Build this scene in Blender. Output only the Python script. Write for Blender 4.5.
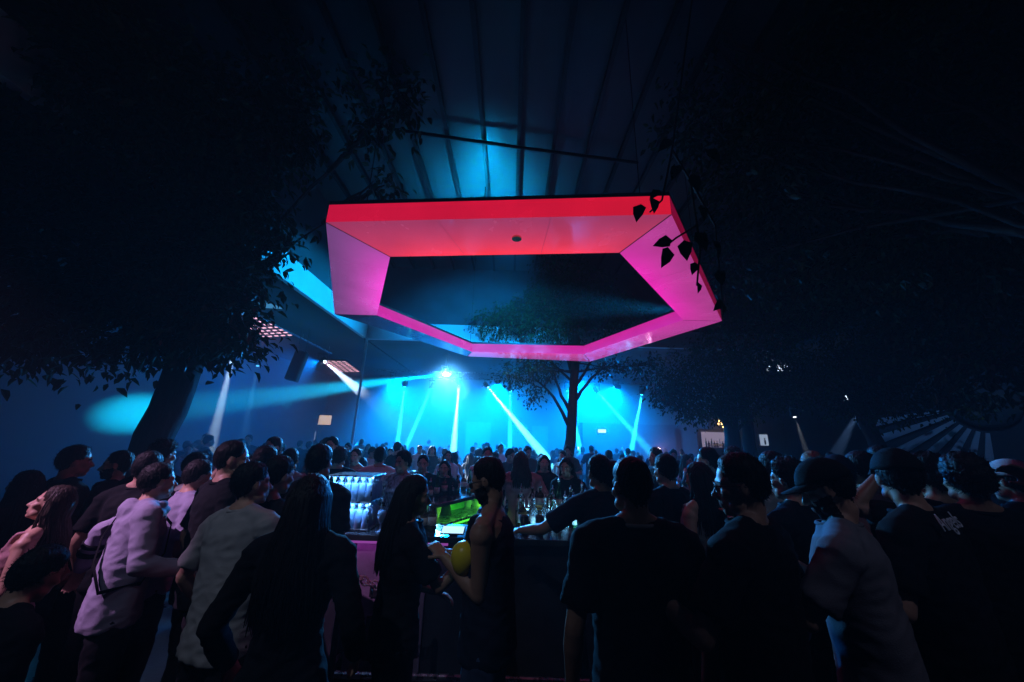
import bpy, math, random, re
import numpy as np
from mathutils import Vector, Matrix, Euler, noise

R = math.radians
random.seed(11)
for o in list(bpy.data.objects):
    bpy.data.objects.remove(o)
sc = bpy.context.scene
COL = sc.collection

# ------------------------------------------------------------------ camera
CAM_Z, FPX, PITCH, ROLL = 1.9, 358.0, 0.274, -0.03
cd = bpy.data.cameras.new('camera')
cam = bpy.data.objects.new('camera', cd)
COL.objects.link(cam)
cd.sensor_width = 36.0
cd.lens = FPX * 36.0 / 1024.0
cd.clip_start, cd.clip_end = 0.05, 500.0
cam.matrix_world = Matrix.Translation((0, 0, CAM_Z)) @ Matrix.Rotation(math.pi / 2 + PITCH, 4, 'X') @ Matrix.Rotation(-ROLL, 4, 'Z')
sc.camera = cam

# ------------------------------------------------------------------ world, exposure
w = bpy.data.worlds.new('World')
sc.world = w
w.use_nodes = True
bg = w.node_tree.nodes['Background']
sky = w.node_tree.nodes.new('ShaderNodeTexSky')
sky.sky_type = 'NISHITA'
sky.sun_disc = False
sky.sun_elevation = R(-6)
sky.sun_rotation = R(200)
w.node_tree.links.new(sky.outputs[0], bg.inputs[0])
bg.inputs[1].default_value = 0.002
sc.view_settings.view_transform = 'Standard'
sc.view_settings.look = 'None'
sc.view_settings.exposure = 0.0
sc.view_settings.gamma = 1.0
cy = sc.cycles
cy.use_denoising = True
try:
    cy.denoiser = 'OPENIMAGEDENOISE'
    cy.denoising_input_passes = 'RGB_ALBEDO_NORMAL'
except Exception:
    pass
cy.max_bounces = 5
cy.diffuse_bounces = 2
cy.glossy_bounces = 2
cy.transmission_bounces = 4
cy.volume_bounces = 0
cy.transparent_max_bounces = 6
cy.caustics_reflective = False
cy.caustics_refractive = False
cy.use_light_tree = True
cy.sample_clamp_indirect = 4.0


def ray(px, py):
    u, v = px - 512.0, 341.0 - py
    cr, sr = math.cos(ROLL), math.sin(ROLL)
    x, y = u * cr + v * sr, -u * sr + v * cr
    c, s = math.cos(PITCH), math.sin(PITCH)
    return Vector((x, FPX * c - y * s, FPX * s + y * c))


def atd(px, py, Y):
    d = ray(px, py)
    return Vector((0, 0, CAM_Z)) + d * (Y / d.y)


def atz(px, py, z):
    d = ray(px, py)
    return Vector((0, 0, CAM_Z)) + d * ((z - CAM_Z) / d.z)


# ------------------------------------------------------------------ materials
def nodes_of(name):
    m = bpy.data.materials.new(name)
    m.use_nodes = True
    nt = m.node_tree
    return m, nt, nt.nodes['Principled BSDF']


def mat(name, col, rough=0.6, metal=0.0, var=0.0, scale=8.0, bump=0.0, bscale=40.0, trans=0.0, emit=None, estr=0.0,
        spec=0.5, stretch=(1, 1, 1), tint=False, ior=1.45, alpha=1.0):
    m, nt, b = nodes_of(name)
    N, L = nt.nodes.new, nt.links.new
    b.inputs['Roughness'].default_value = rough
    b.inputs['Metallic'].default_value = metal
    b.inputs['Transmission Weight'].default_value = trans
    b.inputs['Specular IOR Level'].default_value = spec
    b.inputs['IOR'].default_value = ior
    b.inputs['Base Color'].default_value = (*col, 1)
    if emit:
        b.inputs['Emission Color'].default_value = (*emit, 1)
        b.inputs['Emission Strength'].default_value = estr
    tc = N('ShaderNodeTexCoord')
    mp = N('ShaderNodeMapping')
    mp.inputs['Scale'].default_value = stretch
    L(tc.outputs['Object'], mp.inputs[0])
    src = None
    if tint:
        oi = N('ShaderNodeObjectInfo')
        src = oi.outputs['Color']
    if var > 0:
        nz = N('ShaderNodeTexNoise')
        nz.inputs['Scale'].default_value = scale
        nz.inputs['Detail'].default_value = 5
        L(mp.outputs[0], nz.inputs['Vector'])
        mr = N('ShaderNodeMapRange')
        mr.inputs[1].default_value, mr.inputs[2].default_value = 0.3, 0.7
        mr.inputs[3].default_value, mr.inputs[4].default_value = 1 - var, 1 + var
        L(nz.outputs[0], mr.inputs[0])
        mx = N('ShaderNodeMix')
        mx.data_type = 'RGBA'
        mx.blend_type = 'MULTIPLY'
        mx.inputs[0].default_value = 1
        if src:
            L(src, mx.inputs[6])
        else:
            mx.inputs[6].default_value = (*col, 1)
        L(mr.outputs[0], mx.inputs[7])
        src = mx.outputs[2]
        r2 = N('ShaderNodeMapRange')
        r2.inputs[1].default_value, r2.inputs[2].default_value = 0.3, 0.7
        r2.inputs[3].default_value, r2.inputs[4].default_value = max(0.02, rough - 0.12), min(1, rough + 0.12)
        L(nz.outputs[0], r2.inputs[0])
        L(r2.outputs[0], b.inputs['Roughness'])
    if src:
        L(src, b.inputs['Base Color'])
    if bump > 0:
        nz = N('ShaderNodeTexNoise')
        nz.inputs['Scale'].default_value = bscale
        nz.inputs['Detail'].default_value = 4
        L(mp.outputs[0], nz.inputs['Vector'])
        bp = N('ShaderNodeBump')
        bp.inputs['Strength'].default_value = bump
        bp.inputs['Distance'].default_value = 0.02
        L(nz.outputs[0], bp.inputs['Height'])
        L(bp.outputs[0], b.inputs['Normal'])
    return m


def emat(name, col, s):
    m = mat(name, (0.02, 0.02, 0.02), 0.4, emit=col, estr=s)
    m.cycles.emission_sampling = 'NONE'
    return m


M = {
    'floor': mat('floor_concrete', (0.06, 0.06, 0.065), 0.35, var=0.3, scale=2.0, bump=0.1),
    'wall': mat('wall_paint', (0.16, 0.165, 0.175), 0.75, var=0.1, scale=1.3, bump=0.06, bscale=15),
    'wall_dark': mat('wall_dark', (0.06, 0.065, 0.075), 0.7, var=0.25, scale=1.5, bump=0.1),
    'roof': mat('roof_sheet', (0.07, 0.075, 0.08), 0.45, var=0.18, scale=1.2, bump=0.15, bscale=3, stretch=(1, .15, 1)),
    'rib': mat('dark_steel', (0.018, 0.018, 0.02), 0.45, metal=0.3, var=0.3),
    'panel': mat('panel_paint', (0.25, 0.255, 0.265), 0.6, var=0.12, scale=3),
    'joint': mat('joint_grey', (.3, .08, .14), .5),
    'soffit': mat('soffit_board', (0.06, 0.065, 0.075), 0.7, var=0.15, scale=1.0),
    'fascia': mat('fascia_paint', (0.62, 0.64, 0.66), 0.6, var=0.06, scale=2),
    'black': mat('black_plastic', (0.012, 0.012, 0.014), 0.4, var=0.3, scale=12),
    'steel': mat('brushed_steel', (0.4, 0.4, 0.42), 0.3, metal=1.0, var=0.15, scale=20),
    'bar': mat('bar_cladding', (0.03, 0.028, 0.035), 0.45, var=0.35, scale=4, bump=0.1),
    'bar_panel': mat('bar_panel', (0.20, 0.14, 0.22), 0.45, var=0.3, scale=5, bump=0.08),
    'bar_top': mat('bar_top', (0.03, 0.03, 0.035), 0.16, var=0.3, scale=6),
    'bark': mat('tree_bark', (0.045, 0.034, 0.027), 0.9, var=0.45, scale=7, bump=0.9, bscale=14, stretch=(1, 1, .25)),
    'leaf': mat('leaf_green', (0.025, 0.05, 0.014), 0.45, spec=.25, var=0.5, scale=1.4),
    'leaf_big': mat('leaf_waxy', (0.03, 0.055, 0.02), 0.35, var=0.3, scale=20),
    'skin': mat('skin_fair', (0.46, 0.27, 0.19), 0.5, var=0.12, scale=14, bump=0.05, bscale=220),
    'skin_tan': mat('skin_tan', (0.33, 0.19, 0.125), 0.5, var=0.12, scale=14, bump=0.05, bscale=220),
    'skin_dark': mat('skin_deep', (0.14, 0.075, 0.05), 0.48, var=0.12, scale=14, bump=0.05, bscale=220),
    'eye': mat('eye_white', (0.55, 0.52, 0.5), 0.15),
    'iris': mat('eye_iris', (0.02, 0.013, 0.01), 0.1),
    'lip': mat('lip_skin', (0.30, 0.11, 0.10), 0.4),
    'hair_black': mat('hair_black', (0.007, 0.006, 0.006), 0.55, spec=.25, var=0.4, scale=30, bump=0.7, bscale=60, stretch=(1, 1, .15)),
    'hair_brown': mat('hair_brown', (0.03, 0.018, 0.011), 0.55, spec=.25, var=0.4, scale=30, bump=0.7, bscale=60, stretch=(1, 1, .15)),
    'hair_blonde': mat('hair_blonde', (0.26, 0.17, 0.085), 0.55, spec=.25, var=0.35, scale=30, bump=0.7, bscale=60, stretch=(1, 1, .15)),
    'cloth_black': mat('cloth_black', (0.008, 0.008, 0.010), 0.92, var=0.3, scale=6, bump=0.25, bscale=260, spec=.2),
    'cloth_navy': mat('cloth_navy', (0.014, 0.018, 0.035), 0.92, var=0.3, scale=6, bump=0.25, bscale=260, spec=.2),
    'cloth_white': mat('cloth_white', (0.62, 0.62, 0.63), 0.9, var=0.07, scale=5, bump=0.25, bscale=260, spec=.25),
    'cloth_grey': mat('cloth_grey', (0.34, 0.34, 0.34), 0.9, var=0.12, scale=5, bump=0.25, bscale=260, spec=.25),
    'cloth_slate': mat('cloth_slate', (0.16, 0.155, 0.18), 0.9, var=0.12, scale=5, bump=0.25, bscale=260, spec=.25),
    'cloth_pink': mat('cloth_pink', (0.42, 0.22, 0.24), 0.9, var=0.12, scale=5, bump=0.25, bscale=260, spec=.25),
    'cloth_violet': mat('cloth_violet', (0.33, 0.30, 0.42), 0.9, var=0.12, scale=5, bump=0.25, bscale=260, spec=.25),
    'cloth_tint': mat('cloth_tinted', (0.3, 0.3, 0.3), 0.9, var=0.12, scale=5, bump=0.2, bscale=200, spec=.25, tint=True),
    'denim': mat('denim', (0.05, 0.075, 0.14), 0.85, var=0.3, scale=9, bump=0.3, bscale=300, spec=.2),
    'trousers': mat('trousers_dark', (0.012, 0.012, 0.015), 0.9, var=0.3, scale=6, bump=0.2, bscale=200, spec=.2),
    'shoe': mat('shoe_leather', (0.02, 0.02, 0.02), 0.5, var=0.3),
    'shoe_white': mat('shoe_white', (0.6, 0.6, 0.6), 0.5, var=0.1),
    'gold': mat('metal_gold', (0.6, 0.42, 0.18), 0.25, metal=1),
    'print': mat('print_white', (0.65, 0.65, 0.67), 0.8),
    'yellow': mat('yellow_rubber', (0.75, 0.62, 0.02), 0.35, var=0.05),
    'bucket': mat('bucket_white', (0.6, 0.58, 0.56), 0.35, var=0.1),
    'glass': mat('tumbler_glass', (0.45, 0.68, 1.0), 0.08, trans=0.6, ior=1.4),
    'bottle_clear': mat('bottle_clear', (0.7, 0.85, 0.95), 0.08, trans=0.8, ior=1.4),
    'bottle_green': mat('bottle_green', (0.05, 0.22, 0.08), 0.08, trans=0.6, ior=1.4),
    'bottle_dark': mat('bottle_amber', (0.10, 0.045, 0.015), 0.08, trans=0.5, ior=1.4),
    'label': mat('paper_label', (0.55, 0.52, 0.46), 0.7, var=0.3, scale=60),
    'amber_drink': mat('orange_drink', (0.8, 0.25, 0.04), 0.1, trans=0.6),
    'chain': mat('chain_pink', (0.75, 0.30, 0.42), 0.35),
    'screen': emat('till_screen', (0.55, 0.85, 1.0), 1.1),
    'green_led': emat('green_strip', (0.1, 1.0, 0.06), 1.1),
    'warm': emat('warm_bulb', (1.0, 0.55, 0.16), 9.0),
    'shelf_lit': emat('backlit_shelf', (0.75, 0.62, 0.9), 0.33),
    'strip_white': emat('strip_white', (.75, .85, 1.0), 2.2),
    'exit': emat('exit_face', (0.75, 0.95, 1.0), 1.8),
    'flame': emat('flame_light', (1.0, 0.8, 0.6), 6.0),
    'poster_lit': emat('poster_lit', (0.55, 0.7, 0.95), 0.5),
    'tile_lit': emat('tile_lit', (0.1, 0.45, 0.85), 0.5),
}
HAIR = {'black': 'hair_black', 'brown': 'hair_brown', 'blonde': 'hair_blonde'}

# ------------------------------------------------------------------ mesh helpers
def tag(o, label=None, cat=None, group=None, kind=None):
    if label:
        o['label'] = label
        if len(re.findall(r"[A-Za-z0-9][A-Za-z0-9'-]*", label)) > 16: print('LONG', label)
    if cat: o['category'] = cat
    if group: o['group'] = group
    if kind: o['kind'] = kind
    return o


def empty(name, loc=(0, 0, 0), rz=0.0):
    o = bpy.data.objects.new(name, None)
    o.empty_display_size = 0.1
    COL.objects.link(o)
    o.location = loc
    o.rotation_euler = (0, 0, rz)
    return o


def link_mesh(name, me, m, parent=None):
    if m is not None and len(me.materials) == 0:
        me.materials.append(m)
    o = bpy.data.objects.new(name, me)
    COL.objects.link(o)
    if parent is not None:
        o.parent = parent
    return o


class MB:
    def __init__(s):
        s.v, s.f = [], []

    def add(s, vs, fs):
        k = len(s.v)
        s.v.extend([tuple(p) for p in vs])
        s.f.extend([tuple(i + k for i in f) for f in fs])

    def box(s, c, d, rot=None):
        hx, hy, hz = d[0] / 2, d[1] / 2, d[2] / 2
        ps = [Vector((x, y, z)) for x in (-hx, hx) for y in (-hy, hy) for z in (-hz, hz)]
        if rot is not None:
            ps = [rot @ p for p in ps]
        c = Vector(c)
        s.add([p + c for p in ps], [(0, 1, 3, 2), (4, 6, 7, 5), (0, 4, 5, 1), (2, 3, 7, 6), (0, 2, 6, 4), (1, 5, 7, 3)])

    def prism(s, poly, z0, z1):
        n = len(poly)
        s.add([(p[0], p[1], z0) for p in poly] + [(p[0], p[1], z1) for p in poly],
              [tuple(range(n - 1, -1, -1)), tuple(range(n, 2 * n))] + [(i, (i + 1) % n, n + (i + 1) % n, n + i) for i in range(n)])

    def rings(s, rings, cap=True):
        n = len(rings[0])
        vs = [p for r in rings for p in r]
        fs = []
        for i in range(len(rings) - 1):
            for j in range(n):
                a, b = i * n + j, i * n + (j + 1) % n
                fs.append((a, b, b + n, a + n))
        if cap:
            fs.append(tuple(range(n - 1, -1, -1)))
            fs.append(tuple(range((len(rings) - 1) * n, len(rings) * n)))
        s.add(vs, fs)

    def tube(s, pts, rad, n=12, up=None, rounded=True, close=False):
        pts = [Vector(p) for p in pts]
        k = len(pts)
        rad = [(r, r) if not isinstance(r, (tuple, list)) else r for r in rad]
        tang = []
        for i in range(k):
            if close:
                t = pts[(i + 1) % k] - pts[i - 1]
            else:
                t = pts[min(i + 1, k - 1)] - pts[max(i - 1, 0)]
            tang.append(t.normalized() if t.length > 1e-9 else Vector((0, 0, 1)))
        if up is None:
            up = Vector((0, 0, 1)) if abs(tang[0].z) < 0.9 else Vector((0, 1, 0))
        up = Vector(up)
        out = []
        for i in range(k):
            a = (up - tang[i] * up.dot(tang[i]))
            a = a.normalized() if a.length > 1e-6 else tang[i].orthogonal().normalized()
            b = tang[i].cross(a)
            up = a
            out.append((pts[i], tang[i], a, b, rad[i]))

        def ring(c, a, b, r, sc_):
            return [c + a * (math.sin(2 * math.pi * j / n) * r[1] * sc_) + b * (math.cos(2 * math.pi * j / n) * r[0] * sc_) for j in range(n)]
        rs = []
        if rounded and not close:
            c, t, a, b, r = out[0]
            q = min(r)
            rs += [ring(c - t * q * .95, a, b, r, .3), ring(c - t * q * .7, a, b, r, .71)]
        rs += [ring(c, a, b, r, 1) for c, t, a, b, r in out]
        if rounded and not close:
            c, t, a, b, r = out[-1]
            q = min(r)
            rs += [ring(c + t * q * .7, a, b, r, .71), ring(c + t * q * .95, a, b, r, .3)]
        if close:
            rs.append(rs[0])
            s.rings(rs, cap=False)
        else:
            s.rings(rs)

    def ball(s, c, r, n=14, mat3=None):
        c = Vector(c)
        r = (r, r, r) if not isinstance(r, (tuple, list)) else r
        rs = []
        m = max(6, n // 2 + 2)
        for i in range(1, m):
            th = math.pi * i / m
            rg = []
            for j in range(n):
                a = 2 * math.pi * j / n
                p = Vector((r[0] * math.sin(th) * math.cos(a), r[1] * math.sin(th) * math.sin(a), -r[2] * math.cos(th)))
                if mat3 is not None:
                    p = mat3 @ p
                rg.append(c + p)
            rs.append(rg)
        s.rings(rs)

    def lathe(s, prof, n=20, c=(0, 0, 0)):
        c = Vector(c)
        s.rings([[c + Vector((r * math.cos(2 * math.pi * j / n), r * math.sin(2 * math.pi * j / n), z)) for j in range(n)] for r, z in prof])

    def xform(s, m):
        s.v = [tuple(m @ Vector(p)) for p in s.v]
        return s

    def mesh(s, name, smooth=False):
        me = bpy.data.meshes.new(name)
        me.from_pydata(s.v, [], s.f)
        me.update()
        if smooth:
            me.polygons.foreach_set('use_smooth', [True] * len(me.polygons))
        return me

    def build(s, name, m, parent=None, smooth=False, bevel=0.0):
        o = link_mesh(name, s.mesh(name, smooth), m, parent)
        if bevel > 0:
            md = o.modifiers.new('bevel', 'BEVEL')
            md.width = bevel
            md.segments = 2
            md.limit_method = 'ANGLE'
        return o


def remesh(mb, voxel, smooth=2, name='body'):
    me = mb.mesh('tmp')
    o = bpy.data.objects.new('tmp', me)
    COL.objects.link(o)
    md = o.modifiers.new('r', 'REMESH')
    md.mode = 'VOXEL'
    md.voxel_size = voxel
    md.use_smooth_shade = True
    if smooth:
        sm = o.modifiers.new('s', 'SMOOTH')
        sm.factor = 0.5
        sm.iterations = smooth
    dg = bpy.context.evaluated_depsgraph_get()
    out = bpy.data.meshes.new_from_object(o.evaluated_get(dg))
    out.name = name
    bpy.data.objects.remove(o)
    bpy.data.meshes.remove(me)
    out.polygons.foreach_set('use_smooth', [True] * len(out.polygons))
    out.materials.clear()
    return out


def copy_tree(o, parent=None):
    c = o.copy()
    COL.objects.link(c)
    if parent is not None:
        c.parent = parent
    for ch in o.children:
        copy_tree(ch, c)
    return c


def spot(name, loc, target, power, col, size, blend=0.3, radius=0.04, parent=None):
    ld = bpy.data.lights.new(name, 'SPOT')
    ld.energy, ld.color = power, col
    ld.spot_size, ld.spot_blend = R(size), blend
    ld.shadow_soft_size = radius
    o = bpy.data.objects.new(name, ld)
    COL.objects.link(o)
    d = (Vector(target) - Vector(loc)).normalized()
    o.matrix_world = Matrix.Translation(loc) @ d.to_track_quat('-Z', 'Y').to_matrix().to_4x4()
    return o


# ================================================================== SETTING
g = MB()
g.add([(-250, -250, 0), (250, -250, 0), (250, 250, 0), (-250, 250, 0)], [(0, 1, 2, 3)])
tag(g.build('floor', M['floor']), kind='structure')

# high roof over the atrium, ribs running away from the camera
RZ, SX0, SX1, SY = 8.0, -5.05, 9.5, 12.0      # roof height, atrium left edge, right edge, back edge
SZ, FZ = 5.2, 5.8                             # soffit underside, fascia top
rf = MB()
rf.box(((SX0 + SX1) / 2, (SY - 4) / 2, RZ + .05), (SX1 - SX0 + .4, SY + 4 + .3, .1))
roof = tag(rf.build('ceiling', M['roof']), kind='structure')
x = -4.35
while x < 9.3:
    b = MB()
    b.box((x, (SY - 4) / 2, RZ - .07), (.035, SY + 4 - .3, .14))
    b.box((x, (SY - 4) / 2, RZ - .145), (.075, SY + 4 - .3, .014))
    b.build('roof_rib', M['rib'], roof)
    x += .728
b = MB()
p0, p1 = Vector((-2.6, 5.72, RZ - .19)), Vector((2.6, 6.42, RZ - .19))
b.tube([p0, p0.lerp(p1, .5) - Vector((0, 0, .02)), p1], [.035] * 3, 8)
tag(b.build('cable_tray', M['rib'], smooth=True), 'thin dark conduit crossing the roof ribs at a slant', 'conduit')

# clerestory walls above the fascias, fascias, lower soffits, outer walls
def wall(name, label, c, d, m, cat='wall'):
    b = MB()
    b.box(c, d)
    return tag(b.build(name, m), label, cat)


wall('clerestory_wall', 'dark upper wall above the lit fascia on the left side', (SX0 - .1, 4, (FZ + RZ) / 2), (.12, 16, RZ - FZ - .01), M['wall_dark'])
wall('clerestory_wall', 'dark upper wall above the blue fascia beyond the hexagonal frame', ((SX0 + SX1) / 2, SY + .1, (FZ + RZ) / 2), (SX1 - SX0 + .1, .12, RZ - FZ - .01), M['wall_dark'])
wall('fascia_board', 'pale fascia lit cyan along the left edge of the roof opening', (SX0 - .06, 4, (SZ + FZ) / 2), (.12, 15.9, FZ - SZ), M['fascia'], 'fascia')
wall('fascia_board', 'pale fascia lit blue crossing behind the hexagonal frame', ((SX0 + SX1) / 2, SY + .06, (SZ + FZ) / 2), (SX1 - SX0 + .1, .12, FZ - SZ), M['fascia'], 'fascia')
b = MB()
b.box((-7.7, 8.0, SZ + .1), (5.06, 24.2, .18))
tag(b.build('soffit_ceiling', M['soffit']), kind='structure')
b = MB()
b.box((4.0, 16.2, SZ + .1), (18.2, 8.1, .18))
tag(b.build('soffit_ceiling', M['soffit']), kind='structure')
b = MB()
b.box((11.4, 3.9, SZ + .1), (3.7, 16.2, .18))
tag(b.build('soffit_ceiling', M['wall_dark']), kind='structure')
wall('side_wall', 'long blue-lit wall along the left of the hall', (-10.3, 8, 2.6), (.2, 24.2, 5.2), M['wall'])
bw = wall('back_wall', 'pale back wall washed in bright blue behind the crowd', (0.0, 20.2, 2.6), (20.4, .2, 5.2), M['wall'])
for px0, px1, h in ((465, 490, 2.85), (507, 528, 2.8), (532, 548, 2.75)):
    a, c = atd(px0, 440, 20.0), atd(px1, 440, 20.0)
    b = MB()
    b.box(((a.x + c.x) / 2, 20.06, h / 2), (c.x - a.x, .06, h))
    b.build('wall_panel', M['panel'], bw, bevel=.01)
b = MB()
b.box((6.3, 19.75, 1.5), (4.9, .7, 3.0))
booth = tag(b.build('storage_booth', M['wall_dark'], bevel=.02), 'dark boxed-in room front on the back wall under the white exit light', 'booth')
b = MB()
b.box((5.0, 19.38, 1.05), (.95, .03, 2.1))
d = b.build('door', M['soffit'], booth, bevel=.01)
b = MB()
b.tube([(5.35, 19.35, 1.0), (5.35, 19.3, 1.0), (5.35, 19.3, 1.12)], [.012] * 3, 6)
b.build('handle', M['steel'], d)
wall('partition_wall', 'bright blue-lit wall end beside the trees on the right', (9.75, 18.6, 2.6), (.9, 3.0, 5.2), M['wall'])
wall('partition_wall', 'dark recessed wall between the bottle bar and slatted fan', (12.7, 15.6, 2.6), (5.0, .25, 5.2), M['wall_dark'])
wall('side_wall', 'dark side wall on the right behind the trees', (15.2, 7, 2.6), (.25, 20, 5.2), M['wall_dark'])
b = MB()
b.tube([(-4.98, 11.86, 0), (-4.98, 11.86, SZ)], [.045, .045], 10, rounded=False)
b.tube([(-4.98, 11.86, 0), (-4.98, 11.86, .03)], [.14, .14], 10, rounded=False)
tag(b.build('steel_post', M['fascia'], smooth=False), 'slim vertical post under the far left corner of the fascia', 'post')
b = MB()
b.tube([(-6.95, 7.2, 5.0), (-7.0, 13.6, 5.0)], [.03, .03], 8)
for yy in (7.5, 9.5, 11.5, 13.3):
    b.tube([(-6.97, yy, 5.0), (-6.97, yy, 5.19)], [.012, .012], 6)
tag(b.build('lighting_rail', M['steel']), 'thin horizontal pipe hung under the left soffit for lamps', 'rail')
b = MB()
for yy, zz in ((15.5, 4.75), (15.5, 4.5)):
    b.tube([(-6, yy, zz), (8, yy, zz)], [.025, .025], 8)
for i in range(29):
    xx = -6 + i * .5
    b.tube([(xx, 15.5, 4.75), (xx + .25, 15.5, 4.5)], [.012, .012], 5)
    b.tube([(xx + .25, 15.5, 4.5), (xx + .5, 15.5, 4.75)], [.012, .012], 5)
for xx in (-5, -1, 3, 7):
    b.tube([(xx, 15.5, 4.75), (xx, 15.5, 5.19)], [.015, .015], 6)
tag(b.build('lighting_truss', M['steel']), 'long lattice truss carrying stage lamps across the back', 'truss')

# ------------------------------------------------------------------ hexagonal lit frame
FH = 4.3
outer = [(-2.21, 3.66), (1.67, 3.32), (4.11, 6.63), (2.38, 10.57), (-1.31, 10.36), (-3.63, 6.91)]
inner = [(-1.71, 4.44), (1.36, 4.15), (3.35, 6.64), (2.01, 9.65), (-1.12, 9.79), (-2.77, 6.91)]
TH = .235


def hex_emit(name, c_out, c_in, s_out, s_in, power=1.0):
    """lightbox skin: U attribute 0 at outer lip, 1 at inner lip where the LED strip sits"""
    m, nt, b = nodes_of(name)
    N, L = nt.nodes.new, nt.links.new
    b.inputs['Base Color'].default_value = (0.05, 0.04, 0.05, 1)
    b.inputs['Roughness'].default_value = 0.14
    at = N('ShaderNodeAttribute')
    at.attribute_name = 'led'
    rp = N('ShaderNodeMath')
    rp.operation = 'POWER'
    rp.inputs[1].default_value = power
    L(at.outputs['Fac'], rp.inputs[0])
    mx = N('ShaderNodeMix')
    mx.data_type = 'RGBA'
    mx.inputs[6].default_value = (*c_out, 1)
    mx.inputs[7].default_value = (*c_in, 1)
    L(rp.outputs[0], mx.inputs[0])
    L(mx.outputs[2], b.inputs['Emission Color'])
    mr = N('ShaderNodeMapRange')
    mr.inputs[3].default_value, mr.inputs[4].default_value = s_out, s_in
    L(rp.outputs[0], mr.inputs[0])
    # uneven diffuser and smudges on the gloss
    tc = N('ShaderNodeTexCoord')
    nz = N('ShaderNodeTexNoise')
    nz.inputs['Scale'].default_value = 1.6
    nz.inputs['Detail'].default_value = 6
    L(tc.outputs['Object'], nz.inputs['Vector'])
    m2 = N('ShaderNodeMapRange')
    m2.inputs[1].default_value, m2.inputs[2].default_value = .3, .7
    m2.inputs[3].default_value, m2.inputs[4].default_value = .90, 1.08
    L(nz.outputs[0], m2.inputs[0])
    ml = N('ShaderNodeMath')
    ml.operation = 'MULTIPLY'
    L(mr.outputs[0], ml.inputs[0])
    L(m2.outputs[0], ml.inputs[1])
    L(ml.outputs[0], b.inputs['Emission Strength'])
    m3 = N('ShaderNodeMapRange')
    m3.inputs[1].default_value, m3.inputs[2].default_value = .35, .65
    m3.inputs[3].default_value, m3.inputs[4].default_value = .05, .32
    L(nz.outputs[0], m3.inputs[0])
    L(m3.outputs[0], b.inputs['Roughness'])
    return m


frame = empty('hexagonal_light_frame', (0.3, 7.0, FH))
tag(frame, 'large glowing pink and red hexagonal frame hung above the bar', 'light frame')
off = Vector((0.3, 7.0, FH))
cols = [  # bottom out, bottom in, s_out, s_in
    ((.62, .06, .19), (1.0, .032, .055), .55, 1.1),
    ((.62, .07, .38), (.92, .018, .50), .64, .95),
    ((.75, .08, .50), (.85, .05, .50), .55, .75),
    ((.80, .12, .55), (.90, .06, .45), .40, .80),
    ((.02, .06, .30), (.05, .10, .40), .08, .12),
    ((.36, .11, .42), (.95, .06, .66), .46, 1.05),
]
for i in range(6):
    j = (i + 1) % 6
    o0, o1, i0, i1 = [Vector((*p, 0)) + Vector((0, 0, FH)) - off for p in (outer[i], outer[j], inner[i], inner[j])]
    up = Vector((0, 0, TH))
    b = MB()
    n = 16
    vs, fs, led = [], [], []
    for k in range(n + 1):
        t = k / n
        for q in range(9):
            s_ = q / 8
            vs.append((o0.lerp(o1, t)).lerp(i0.lerp(i1, t), s_))
            # the corner ends sit further from the strip
            led.append(s_ * (1 - .35 * abs(2 * t - 1) ** 3))
    for k in range(n):
        for q in range(8):
            a = k * 9 + q
            fs.append((a, a + 1, a + 10, a + 9))
    b.add(vs, fs)
    c = cols[i]
    me = b.mesh('underside')
    at = me.attributes.new('led', 'FLOAT', 'POINT')
    at.data.foreach_set('value', led)
    seg = link_mesh('underside_panel', me, hex_emit('underside_%d' % i, c[0], c[1], c[2], c[3], 1.3), frame)
    # outer and inner upright faces, dark top
    b = MB()
    b.add([o0, o1, o1 + up, o0 + up], [(0, 1, 2, 3)])
    me = b.mesh('outer')
    at = me.attributes.new('led', 'FLOAT', 'POINT')
    at.data.foreach_set('value', [.2, .8, .8, .2])
    link_mesh('outer_panel', me, hex_emit('outer_%d' % i, (.70, .006, .06), (.80, .010, .035), .74, .80) if i == 0 else hex_emit('outer_%d' % i, (.5, .004, .07), (.5, .006, .10), .36, .30) if i == 1 else M['black'], frame)
    b = MB()
    b.add([i0, i1, i1 + up, i0 + up], [(0, 1, 2, 3)])
    me = b.mesh('inner')
    at = me.attributes.new('led', 'FLOAT', 'POINT')
    at.data.foreach_set('value', [0, 0, 1, 1])
    link_mesh('inner_panel', me, hex_emit('inner_%d' % i, (.75, .03, .50), (.80, .02, .42), .80, .72), frame)
    b = MB()
    b.add([o0 + up, o1 + up, i1 + up, i0 + up], [(0, 1, 2, 3)])
    dz = Vector((0, 0, .05))
    b.add([o0 + up, o1 + up, o1 + up + dz, o0 + up + dz], [(0, 1, 2, 3)])
    b.add([i0 + up, i1 + up, i1 + up + dz, i0 + up + dz], [(0, 1, 2, 3)])
    b.build('top_cover', M['black'], frame)
    # mitre joint strip
    b = MB()
    dn = Vector((0, 0, -.003))
    sd = (i0 - o0).normalized().cross(Vector((0, 0, 1))) * .008
    b.add([o0 + dn - sd, o0 + dn + sd, i0 + dn + sd, i0 + dn - sd], [(0, 1, 2, 3)])
    b.build('joint_strip', M['soffit'], frame)
    for tt in ((.5,) if i not in (0, 1) else (.34, .67)):
        b = MB()
        e0, e1 = o0.lerp(o1, tt), i0.lerp(i1, tt)
        sd = (e1 - e0).normalized().cross(Vector((0, 0, 1))) * .0016
        b.add([e0 + dn - sd, e0 + dn + sd, e1 + dn + sd, e1 + dn - sd], [(0, 1, 2, 3)])
        b.build('joint_strip', M['joint'], frame)
    b = MB()
    b.tube([o0.lerp(i0, .5) + up, o0.lerp(i0, .5) + Vector((0, 0, RZ - FH - .02))], [.006, .006], 6, rounded=False)
    b.build('hanging_wire', M['rib'], frame)
b = MB()
c = Vector((.02, 3.87, FH)) - off
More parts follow.
